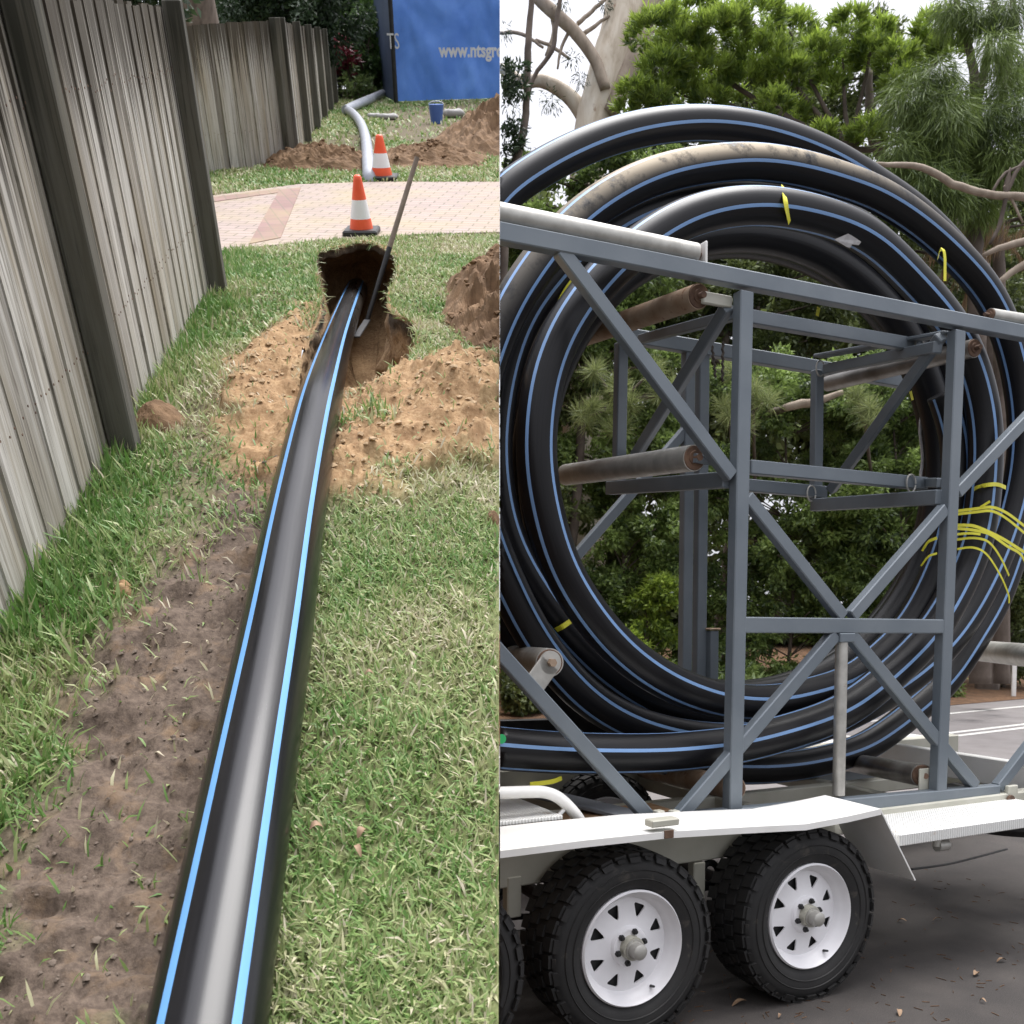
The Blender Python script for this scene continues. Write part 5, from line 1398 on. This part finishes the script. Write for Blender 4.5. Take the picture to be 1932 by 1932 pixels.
# ================================================================== TREES BEHIND THE YARD
M['gumbark'] = None
def gum_mat():
    m, nt, b = new_mat('gum_bark'); v = coords(nt, None, (1, 1, .28))
    a = noise(nt, v, 2.2, 6, .6, .8); f = noise(nt, v, 9, 6, .7, .4)
    c = ramp(nt, a, [(.34, (.36, .29, .21)), (.5, (.55, .48, .38)), (.66, (.66, .61, .52))])
    c = mix(nt, ramp(nt, f, [(.62, 0.0), (.70, .8)]), c, (.22, .12, .07))
    c = mix(nt, ramp(nt, a, [(.66, 0.0), (.74, .7)]), c, (.40, .38, .33))
    nt.links.new(c, b.inputs['Base Color']); b.inputs['Roughness'].default_value = .75; bump(nt, b, f, .25, .03); return m
M['gumbark'] = gum_mat()
M['limb'] = simple('grey_limb_bark', (.20, .155, .115), (.36, .30, .235), 3, .85, 0, .4, 16, vscale=(2, 2, 1))
M['darklimb'] = simple('dark_limb_bark', (.06, .045, .036), (.14, .11, .088), 3, .9, 0, .4, 16)
M['leaf_olive'] = leaf_mat('olive_leaf', (.024, .040, .014), (.21, .26, .080), .35)
M['leaf_shrub'] = leaf_mat('shrub_leaf', (.026, .055, .016), (.36, .49, .14), .38)
M['leaf_bright'] = leaf_mat('bright_leaf', (.022, .056, .010), (.50, .66, .11), .40)
M['needle'] = leaf_mat('needle_leaf', (.030, .058, .014), (.22, .30, .075), .3, .6)
M['pineneedle'] = leaf_mat('pine_needle', (.06, .09, .03), (.40, .46, .18), .35, .5)
M['brownfrond'] = leaf_mat('brown_frond', (.09, .05, .025), (.36, .24, .13), .2, .7)
def limb(mb, pts, d, jit=0.0, n=10):
    """pts: (px, py, width px); d: distance from the eye (or one per point)"""
    k = len(pts); dd = [d] * k if np.isscalar(d) else d
    P = np.array([np.r_[at_depth(x, y, q), w * q / FOC / 2] for (x, y, w), q in zip(pts, dd)])
    Q = resample(catmull(P, 6), .12)
    Q[1:-1, :3] += rng.normal(0, jit, (len(Q) - 2, 3)) if jit else 0
    mb.path(Q[:, :3], np.maximum(Q[:, 3], .006), n)
def tree(name, label, cat, foot, d, group=None):
    f = at_depth(foot[0], foot[1], d); f[2] = 0
    return thing(name, label, cat, f, group)
def shoots(centres, radii, n_sh, leaves, L, W, tone0=.0, tone1=1.0, upk=.9, droop=0.0):
    """rosettes of narrow leaves at shoot tips over rounded sprays; upper tips are the fresh ones"""
    Cs = []; Ds = []; Ns = []; Ls = []; Ws = []; Tn = []
    for c, r in zip(centres, radii):
        n = max(3, int(n_sh * r * r)); u = rnd_unit(n); u[:, 2] = np.abs(u[:, 2]) * .9 - .25; u /= np.linalg.norm(u, axis=1)[:, None]
        tip = np.asarray(c) + u * r * np.array([1, 1, .62]) * (rng.uniform(.45, 1, (n, 1)) ** .5)
        ax = u * .6 + np.array([0, 0, upk - droop]) + rnd_unit(n) * .35; ax /= np.linalg.norm(ax, axis=1)[:, None]
        fresh = np.clip(.25 + .75 * (tip[:, 2] - c[2]) / (r * .62) + rng.normal(0, .15, n), 0, 1)
        a = np.repeat(ax, leaves, 0); m = len(a); d = a + rnd_unit(m) * .85; d /= np.linalg.norm(d, axis=1)[:, None]
        p = np.repeat(tip, leaves, 0) - a * rng.uniform(0, L * .8, (m, 1))
        nn = np.cross(d, rnd_unit(m)); nn /= np.linalg.norm(nn, axis=1)[:, None]; nn *= np.sign(nn[:, 2:3] + 1e-9)
        Cs.append(p); Ds.append(d); Ns.append(nn); Ls.append(L * rng.uniform(.6, 1.25, m)); Ws.append(W * rng.uniform(.7, 1.2, m))
        Tn.append(np.clip(tone0 + (tone1 - tone0) * np.repeat(fresh, leaves) * rng.uniform(.55, 1.1, m), 0, 1))
    return tuple(np.concatenate(k) for k in (Cs, Ds, Ns, Ls, Ws, Tn))
def join(*ds): return tuple(np.concatenate(k) for k in zip(*ds))
def needles(centres, radii, n_per, L, W, sag, tone=(.1, .9)):
    """hanging sprays of thin needles"""
    out = []
    for c, r in zip(centres, radii):
        n = int(n_per * r * r); u = rnd_unit(n); p = np.asarray(c) + u * r * (rng.uniform(0, 1, (n, 1)) ** .6)
        d = u * .5 + rnd_unit(n) * .5 + np.array([0, 0, -sag]); d /= np.linalg.norm(d, axis=1)[:, None]
        nn = np.cross(d, rnd_unit(n)); nn /= np.linalg.norm(nn, axis=1)[:, None]
        out.append((p, d, nn, L * rng.uniform(.5, 1.3, n), W * rng.uniform(.7, 1.3, n), np.clip(rng.uniform(*tone, n) + rng.normal(0, .12), 0, 1)))
    return join(*out)
def tufts(points, n, L, W, spread=1.0, sag=.1):
    out = []
    for p, ax in points:
        m = n; d = np.asarray(ax) * .7 + rnd_unit(m) * spread + np.array([0, 0, -sag]); d /= np.linalg.norm(d, axis=1)[:, None]
        nn = np.cross(d, rnd_unit(m)); nn /= np.linalg.norm(nn, axis=1)[:, None]
        out.append((np.asarray(p) + rng.normal(0, .02, (m, 3)), d, nn, L * rng.uniform(.6, 1.2, m), np.full(m, W), np.clip(rng.uniform(.1, 1, m), 0, 1)))
    return join(*out)

# the gum tree
DG = 23.6
t = tree('gum_tree', 'large pale smooth-barked gum tree with a forked trunk behind the coil', 'tree', (1110, 1300), DG)
mb = MB()
limb(mb, [(1098, 1290, 96), (1100, 900, 86), (1102, 500, 74), (1108, 330, 66), (1116, 235, 62), (1138, 175, 76), (1158, 115, 84), (1176, 55, 84), (1184, -20, 80), (1188, -140, 72)], DG, .004, 20)
part_o = mb.put('trunk', M['gumbark'], t, smooth_=True, clip=1)
mb = MB()
limb(mb, [(1150, 215, 30), (1172, 165, 42), (1200, 95, 42), (1228, 20, 40), (1245, -50, 36), (1262, -160, 28)], DG - .25, .003, 14); mb.put('limb', M['limb'], t, smooth_=True, clip=1)
mb = MB()
limb(mb, [(1142, 168, 20), (1122, 112, 22), (1086, 62, 23), (1045, 24, 24), (1010, -10, 22), (985, -60, 20)], DG - .5, .003, 12); mb.put('limb', M['limb'], t, smooth_=True, clip=1)
mb = MB()
limb(mb, [(1120, 250, 34), (1090, 200, 30), (1062, 172, 27), (1020, 152, 24), (985, 155, 24), (955, 135, 18), (930, 120, 14)], DG + .3, .003, 12); mb.put('limb', M['gumbark'], t, smooth_=True, clip=1)
for tw in ([(1090, 45, 9), (1118, 20, 8), (1150, -10, 7)], [(1100, 66, 9), (1128, 44, 7), (1150, 30, 5)], [(1075, 55, 7), (1058, 95, 6), (1052, 130, 4)], [(1040, 22, 10), (1045, 60, 8), (1030, 105, 6)], [(1010, 75, 6), (1045, 90, 7), (1075, 112, 5)], [(985, 150, 8), (1000, 120, 6), (998, 80, 5)], [(940, 62, 6), (985, 64, 7), (1025, 90, 5)]):
    mb = MB(); limb(mb, tw, DG - .4, .006, 7); mb.put('twig', M['limb'], t, smooth_=True, clip=1)
lv = []
for x, y, r in ((950, 60, .22), (965, 200, .28), (1040, 190, .3), (1080, 110, .22), (955, 265, .3), (985, 300, .4), (1060, 8, .22), (1140, 8, .2), (1095, 150, .25)):
    lv.append(needles([at_depth(x, y, DG - .6)], [r], 1500, .16, .022, .5, (.0, .6)))
put_leaves('crown', join(*lv), M['leaf_dark'], t, 1)
# thin leaning stems at the left of the gum
t = tree('sapling', 'thin brown leaning stem crossing the white sky left of the gum tree', 'tree', (935, 1300), 18.0)
mb = MB(); limb(mb, [(940, 700, 26), (952, 420, 20), (968, 330, 17), (988, 245, 15), (994, 180, 13), (996, 90, 13), (1002, 10, 11), (1006, -60, 10)], 18, .004, 10); mb.put('stem', M['darklimb'], t, smooth_=True, clip=1)
mb = MB(); limb(mb, [(990, 200, 8), (1010, 140, 8), (1042, 95, 9), (1050, 40, 9), (1062, -30, 8)], 18.4, .004, 9); mb.put('stem', M['darklimb'], t, smooth_=True, clip=1)
lv = [clump_leaves([at_depth(x, y, 17.8) for x, y in ((952, 145), (975, 140), (948, 170), (985, 170), (955, 262), (975, 240), (950, 290))], [.26, .22, .25, .2, .28, .2, .3], 2600, .14, .045, up=.2)]
put_leaves('crown', join(*lv), M['leaf_dark'], t, 1)

def leafy(name, label, cat, foot, d, clumps, mat, L, W, n_per, trunk=None, bark='darklimb', group=None, flat=.75, up=.4):
    t = tree(name, label, cat, foot, d, group)
    cs = [at_depth(x, y, d + f) for x, y, r, f in clumps]; rs = [r for _, _, r, _ in clumps]
    put_leaves('crown', clump_leaves(cs, rs, n_per, L, W, up=up, flat=flat), mat, t, 1)
    mb = MB(); b = BASE[t.name]; top = max(cs, key=lambda c: c[2])
    P = catmull([b - ZUP * .05, b * .5 + np.mean(cs, 0) * .5 + V3(.15, 0, 0), np.mean(cs, 0), top], 6)
    mb.path(P, np.linspace(trunk or .1, .02, len(P)), 9)
    for c in cs:
        if c[2] < .9: continue
        q = P[np.argmin(np.linalg.norm(P - c, axis=1) + np.abs(P[:, 2] - c[2] + .6))]; mb.path(catmull([q, (q + c) / 2 + V3(0, 0, .08), c], 5), np.linspace((trunk or .1) * .35, .012, 11), 6)
    mb.put('trunk', M[bark], t, smooth_=True, clip=1)
    return t
def scatter(x0, x1, y0, y1, n, r0, r1, df=.8, keep=None):
    out = []
    while len(out) < n:
        x = rng.uniform(x0, x1); y = rng.uniform(y0, y1)
        if keep and not keep(x, y): continue
        out.append((x, y, rng.uniform(r0, r1), rng.uniform(-df, df)))
    return out
# shrubs along the verge seen through the coil
leafy('verge_shrub', 'dense green shrub seen through the left of the coil behind the cage', 'shrub', (1150, 1320), 20.5, scatter(1040, 1290, 780, 1300, 56, .42, .60), M['leaf_shrub'], .125, .055, 3100, .045)
leafy('verge_shrub', 'lighter low shrub at the bottom left inside the coil, in front of the dense one', 'shrub', (1195, 1320), 19.2, scatter(1130, 1270, 1090, 1290, 18, .28, .42, .4), M['leaf_bright'], .12, .05, 4250, .045)
leafy('verge_shrub', 'tall dense shrub behind the middle of the cage between the two tall posts', 'shrub', (1480, 1320), 20.8, scatter(1320, 1640, 690, 1310, 96, .45, .64), M['leaf_shrub'], .125, .055, 2800, .045)
leafy('verge_shrub', 'green shrub with lit upper leaves behind the right of the cage', 'shrub', (1690, 1320), 20.2, scatter(1600, 1800, 670, 1305, 66, .42, .60), M['leaf_shrub'], .12, .052, 3100, .045)
leafy('verge_shrub', 'dark shrub at the right edge above the littered verge', 'shrub', (1890, 1318), 21.5, scatter(1800, 1990, 690, 1275, 50, .45, .66), M['leaf_olive'], .13, .055, 2800, .045)
leafy('verge_shrub', 'shadowed shrub at the foot of the bank left of the coil', 'shrub', (985, 1320), 20.0, scatter(955, 1080, 560, 1300, 34, .4, .6), M['leaf_olive'], .13, .055, 2800, .045)
def low_cover(name, label, x0, x1, n, mat, y0=1309, y1=1321):
    cs = []; rs = []
    for k in range(n):
        x = rng.uniform(x0, x1); f = ground(x, rng.uniform(y0, y1)); cs.append(f + ZUP * rng.uniform(.1, .55)); rs.append(rng.uniform(.28, .45))
    tag(put_leaves(name, clump_leaves(cs, rs, 2600, .12, .055, up=.5, flat=.8), mat, None, 1), label, 'ground cover', kind='stuff')
low_cover('ground_cover', 'low leafy ground cover along the edge of the verge under the shrubs', 950, 1790, 90, M['leaf_shrub'])
low_cover('ground_cover', 'low leafy ground cover on the verge at the far left of the coil', 948, 1080, 34, M['leaf_olive'], 1322, 1366)
# higher dark trees
leafy('verge_tree', 'dark olive tree whose crown fills the inside of the top of the coil', 'tree', (1400, 1310), 24.0, scatter(1130, 1560, 420, 760, 50, .6, .95, 1.0), M['leaf_olive'], .15, .06, 2145, .2)
leafy('verge_tree', 'dark tree rising above the left end of the coil next to the gum', 'tree', (1040, 1310), 20.2, scatter(950, 1260, 270, 760, 60, .42, .62, .5, lambda x, y: y > 300 or x > 1050), M['leaf_shrub'], .14, .06, 2730, .15)
leafy('verge_tree', 'broad dark tree behind the gum trunk and the top of the coil', 'tree', (1350, 1305), 25.5, scatter(1190, 1690, 60, 420, 62, .6, .95, 1.0, lambda x, y: not (1615 < x < 1710 and 150 < y < 290)), M['leaf_olive'], .15, .06, 1950, .25)
leafy('verge_tree', 'dark drooping tree behind the right side of the coil', 'tree', (1800, 1310), 24.5, scatter(1660, 1990, 330, 760, 44, .55, .85, 1.0, lambda x, y: not (1830 < x < 1940 and 400 < y < 470) and not (1870 < x and 500 < y < 560)), M['leaf_olive'], .15, .06, 1950, .2)
# fresh-tipped tree hanging over from the front
DB = 16.5
t = tree('fresh_tree', 'tree with bright yellow-green shoot tips spreading above the coil', 'tree', (1862, 1312), DB)
br = [(1240, 60, .55), (1300, 25, .5), (1290, 90, .5), (1360, 60, .55), (1250, 130, .45), (1330, 140, .5), (1420, 40, .55), (1440, 110, .55), (1490, 60, .5), (1400, 160, .5), (1290, 180, .4), (1480, 140, .45), (1230, 185, .35), (1200, 170, .3), (1340, 190, .35),
      (1540, 100, .42), (1590, 110, .42), (1640, 100, .42), (1690, 110, .40), (1750, 100, .42), (1790, 90, .35), (1560, 160, .38), (1700, 160, .4), (1760, 50, .4), (1650, 60, .35), (1600, 40, .35),
      (1590, 345 - 80, .32), (1640, 245, .34), (1690, 250, .32), (1550, 250, .25), (1720, 255, .22), (1500, 215, .3), (1460, 195, .35), (1180, 205, .25)]
put_leaves('crown', shoots([at_depth(x, y, DB + rng.uniform(-.5, .5)) for x, y, r in br], [r for _, _, r in br], 430, 16, .17, .030), M['leaf_bright'], t, 1)
mb = MB(); limb(mb, [(1862, 1300, 42), (1875, 800, 36), (1850, 500, 30), (1740, 380, 24), (1650, 270, 20), (1640, 130, 12)], DB + .8, .004, 10)
for x, y, r in br[::2]: limb(mb, [(1600, 280, 11), ((x + 1600) / 2, (y + 280) / 2 + 14, 8), (x, y, 4)], DB + .3, .004, 6)
mb.put('trunk', M['darklimb'], t, smooth_=True, clip=1)
# needle-leaved tree at the right
DN = 15.0
t = tree('she_oak', 'soft grey-green needle-leaved tree drooping at the upper right', 'tree', (1850, 1310), DN)
cl = [(1720, 190, .45), (1745, 250, .5), (1780, 230, .5), (1700, 330 - 40, .35), (1760, 300, .5), (1810, 270, .45), (1830, 320, .4), (1745, 350, .4), (1860, 230, .35), (1900, 170, .4), (1925, 220, .4), (1920, 120, .35), (1880, 90, .3), (1800, 180, .35), (1890, 300, .4), (1925, 300, .35), (1790, 370, .4), (1850, 390, .35), (1905, 20, .35), (1800, 20, .35), (1850, 30, .3), (1770, 140, .3)]
put_leaves('crown', needles([at_depth(x, y, DN + rng.uniform(-.6, .6)) for x, y, r in cl], [r for _, _, r in cl], 9500, .28, .013, .8), M['needle'], t, 1)
mb = MB()
for pts in ([(1850, 1290, 40), (1845, 700, 34), (1838, 380, 26), (1842, 200, 20), (1830, 100, 15), (1808, 20, 12), (1795, -60, 9)], [(1842, 200, 15), (1860, 120, 14), (1872, 40, 12), (1880, -50, 10)], [(1850, 260, 14), (1895, 170, 15), (1905, 90, 13), (1912, 0, 11), (1915, -60, 9)], [(1700, 260, 10), (1730, 225, 12), (1790, 260, 14), (1838, 310, 14)], [(1660, 205, 9), (1700, 205, 10), (1760, 260, 12)]): limb(mb, pts, DN + .5, .004, 9)
mb.put('trunk', M['darklimb'], t, smooth_=True, clip=1)
# bare pale branches reaching in from the right
DP = 13.0
t = tree('bare_branch_tree', 'tree with bare pale crooked branches reaching in from the right edge', 'tree', (2050, 1320), DP)
mb = MB(); limb(mb, [(2050, 1290, 60), (2060, 800, 52), (2050, 520, 44), (2040, 380, 34)], DP, .004, 12); mb.put('trunk', M['limb'], t, smooth_=True)
for pts, mt in (([(2048, 420, 20), (1990, 385, 17), (1930, 372, 15), (1862, 366, 14), (1795, 346, 14), (1755, 322, 13), (1715, 312, 11), (1640, 311, 7)], 'limb'), ([(2050, 470, 18), (1990, 440, 16), (1932, 455, 14), (1890, 466, 12), (1855, 482, 8)], 'limb'),
                ([(2050, 500, 20), (1990, 480, 17), (1935, 498, 15), (1900, 520, 12), (1880, 535, 9)], 'limb'), ([(1960, 280, 7), (1920, 320, 8), (1895, 370, 8), (1905, 320, 8), (1890, 410, 8), (1868, 460, 6)], 'darklimb'), ([(1990, 300, 6), (1930, 312, 6), (1893, 330, 6), (1870, 368, 5)], 'darklimb'), ([(1895, 350, 6), (1915, 390, 5), (1930, 420, 4)], 'limb')):
    mb = MB(); limb(mb, pts, DP - .1, .004, 9); mb.put('branch', M[mt], t, smooth_=True)
# dead brown palm-like fronds below the branches at the right
t = tree('dead_fronds', 'hanging brown dead fronds at the right above the coil', 'foliage', (1890, 1310), 16.0)
fr = []
for k in range(16):
    a = at_depth(rng.uniform(1830, 1940), rng.uniform(395, 430), 16 + rng.uniform(-.4, .4)); dd = V3(rng.uniform(-.9, .3), 0, -.25); dd /= np.linalg.norm(dd)
    for q in np.linspace(0, 1.1, 26):
        m = 4; p = a + dd * q + ZUP * (-.25 * q * q); d = np.repeat((dd * .3 + V3(0, 0, -1))[None, :], m, 0) + rnd_unit(m) * .25; d /= np.linalg.norm(d, axis=1)[:, None]
        nn = np.cross(d, rnd_unit(m)); nn /= np.linalg.norm(nn, axis=1)[:, None]; fr.append((np.repeat(p[None, :], m, 0), d, nn, rng.uniform(.15, .4, m), np.full(m, .012), rng.uniform(0, 1, m)))
put_leaves('fronds', join(*fr), M['brownfrond'], t, 1)
mb = MB(); limb(mb, [(1890, 1290, 30), (1888, 800, 26), (1884, 430, 20), (1880, 400, 10)], 16.3, .004, 9); mb.put('trunk', M['darklimb'], t, smooth_=True)
# pine with long needle tufts seen through the cage
DT = 17.5
def pine(label, foot, pts, n=110, L=.36):
    t = tree('pine_tree', label, 'tree', foot, DT, 'long-needled pines seen through the cage'); P = []
    for x, y in pts:
        for k in range(3): P.append((at_depth(x + rng.normal(0, 7), y + rng.normal(0, 7), DT + rng.normal(0, .15)), V3(rng.normal(0, .5), rng.normal(0, .5), .5 + rng.uniform(-.5, .5))))
    put_leaves('crown', tufts(P, n, L, .011, 1.0), M['pineneedle'], t, 1)
    mb = MB(); limb(mb, [(foot[0], foot[1] - 10, 9), (foot[0] + 6, (foot[1] + pts[0][1]) / 2, 7), (pts[0][0], pts[0][1] + 30, 6)], [21.6, 21.4, DT + .4], .004, 8)
    for x, y in pts: limb(mb, [(pts[0][0], pts[0][1] + 40, 8), ((x + pts[0][0]) / 2, (y + pts[0][1]) / 2 + 22, 6), (x, y, 4)], DT + .2, .004, 6)
    mb.put('trunk', M['darklimb'], t, smooth_=True)
pine('long-needled pine seen through the left of the cage, below the rust-brown roller', (1170, 1315), [(1165, 720), (1125, 700), (1190, 760), (1140, 770), (1230, 700), (1100, 790), (1165, 810), (1250, 745), (1290, 730)])
pine('long-needled pine seen through the middle of the cage, right of the tall posts', (1420, 1315), [(1420, 735), (1390, 700), (1440, 760), (1375, 775), (1405, 800)], 90)
pine('small long-needled pine seen between the two right-hand posts of the cage', (1650, 1315), [(1632, 765), (1618, 745), (1640, 790)], 90)
# brown dead sprig and light brown limb inside the coil
t = tree('dry_branch', 'pale brown branch showing between the cage posts', 'branch', (1398, 1312), 18.6)
mb = MB(); limb(mb, [(1480, 770, 14), (1510, 762, 17), (1540, 758, 15), (1590, 740, 10)], 18.5, .004, 9); mb.put('limb', M['limb'], t, smooth_=True)
mb = MB(); limb(mb, [(1398, 1310, 18), (1400, 900, 15), (1425, 800, 13), (1484, 769, 13)], [21.6, 21.6, 21.0, 18.6], .004, 9); mb.put('trunk', M['darklimb'], t, smooth_=True)
# strappy plant at the foot of the shrubs
t = tree('strap_plant', 'clump of arching strap leaves at the foot of the shrubs, left of the stand pipe', 'plant', (1425, 1318), 18.6)
P = at_depth(1425, 1310, 18.6); n = 70; a = rng.uniform(0, 6.28, n); V = []; F = []; tn = []
for k in range(n):
    o = V3(math.cos(a[k]), math.sin(a[k]), 0); L = rng.uniform(.5, 1.0); s = np.cross(o, ZUP) * .02; o_ = len(V)
    for q in range(6):
        f = q / 5; p = P + o * L * .7 * f + ZUP * (L * (1.15 * f - .75 * f * f)); w = s * (1 - f * .9); V += [p - w, p + w]; tn += [rng.uniform(.2, .7)] * 2
    for q in range(5): F.append((o_ + 2 * q, o_ + 2 * q + 1, o_ + 2 * q + 3, o_ + 2 * q + 2))
put('leaves', V, F, M['leaf_light'], t, attrs={'tone': ('FLOAT', tn)})
# far wood closing the view
C = []; r_ = []
for k in range(230):
    x = rng.uniform(930, 2300); y = rng.uniform(430, 1300); C.append(at_depth(x, y, 33 + rng.uniform(0, 5))); r_.append(rng.uniform(1.3, 2.0))
wd = clump_leaves(C, r_, 330, .36, .20, up=.3)
wo = put_leaves('far_wood', wd, M['leaf_olive'], None, 1); tag(wo, 'dark far wood closing the view behind the shrubs', 'wood', kind='stuff')
# guide post on the verge
t = thing('guide_post', 'short white guide post on the littered verge at the right edge', 'guide post', ground(1912, 1316))
q = ground(1912, 1316); mb = MB(); mb.bbox(q + ZUP * .5, RT * .05, V3(0, .02, 0), ZUP * .5, .012); mb.put('post', M['white'], t)
mb = MB(); mb.bbox(q + ZUP * .82 - V3(0, .022, 0), RT * .025, V3(0, .003, 0), ZUP * .06, .003); mb.put('reflector', M['rusty'], t)
# leaves and twigs dropped on the asphalt
M['leafy_brown'] = M['dryleaf']
def yl(label, x, y, L, W, a): 
    q = ground(x, y); n_ = V3(rng.normal(0, .25), rng.normal(0, .25), 1); n_ /= np.linalg.norm(n_)
    dry_leaf(label, q + ZUP * .002, L * .75, W * .62, a, n_, 'fallen leaves on the asphalt')
for lb, x, y, L, W, a in (('tan curled leaf on the asphalt just right of the gap between the two wheels', 1395, 1896, .11, .035, .5), ('brown leaf on the asphalt right of the rear wheel', 1841, 1841, .075, .04, .8), ('orange leaf on the asphalt nearest the bottom edge', 1695, 1914, .06, .035, 1.4),
                          ('small yellow leaf on the asphalt below the brown one', 1855, 1893, .04, .022, 2.2), ('pale leaf on the asphalt close behind the rear wheel', 1702, 1741, .07, .03, 2.4), ('small brown leaf far right on the asphalt', 1890, 1816, .07, .03, .2), ('small dry leaf under the rear flap', 1770, 1738, .08, .02, .1), ('tiny tan leaf in front of the rear tyre', 1470, 1921, .03, .02, 1.)): yl(lb, x, y, L, W, a)
tw = []
for k in range(260):
    x = rng.uniform(1250, 2000); y = rng.uniform(1640, 1960); q = ground(x, y); tw.append((q, rng.uniform(0, 6.28), rng.uniform(.008, .05)))
mb = MB()
for q, a, L in tw:
    d = V3(math.cos(a), math.sin(a), 0); mb.bar(q + ZUP * .002 - d * L / 2, q + ZUP * .003 + d * L / 2, .003, .003, ZUP)
tag(mb.put('twig_litter', M['litter']), 'tiny dry twigs and bits scattered over the asphalt', 'litter', kind='stuff')
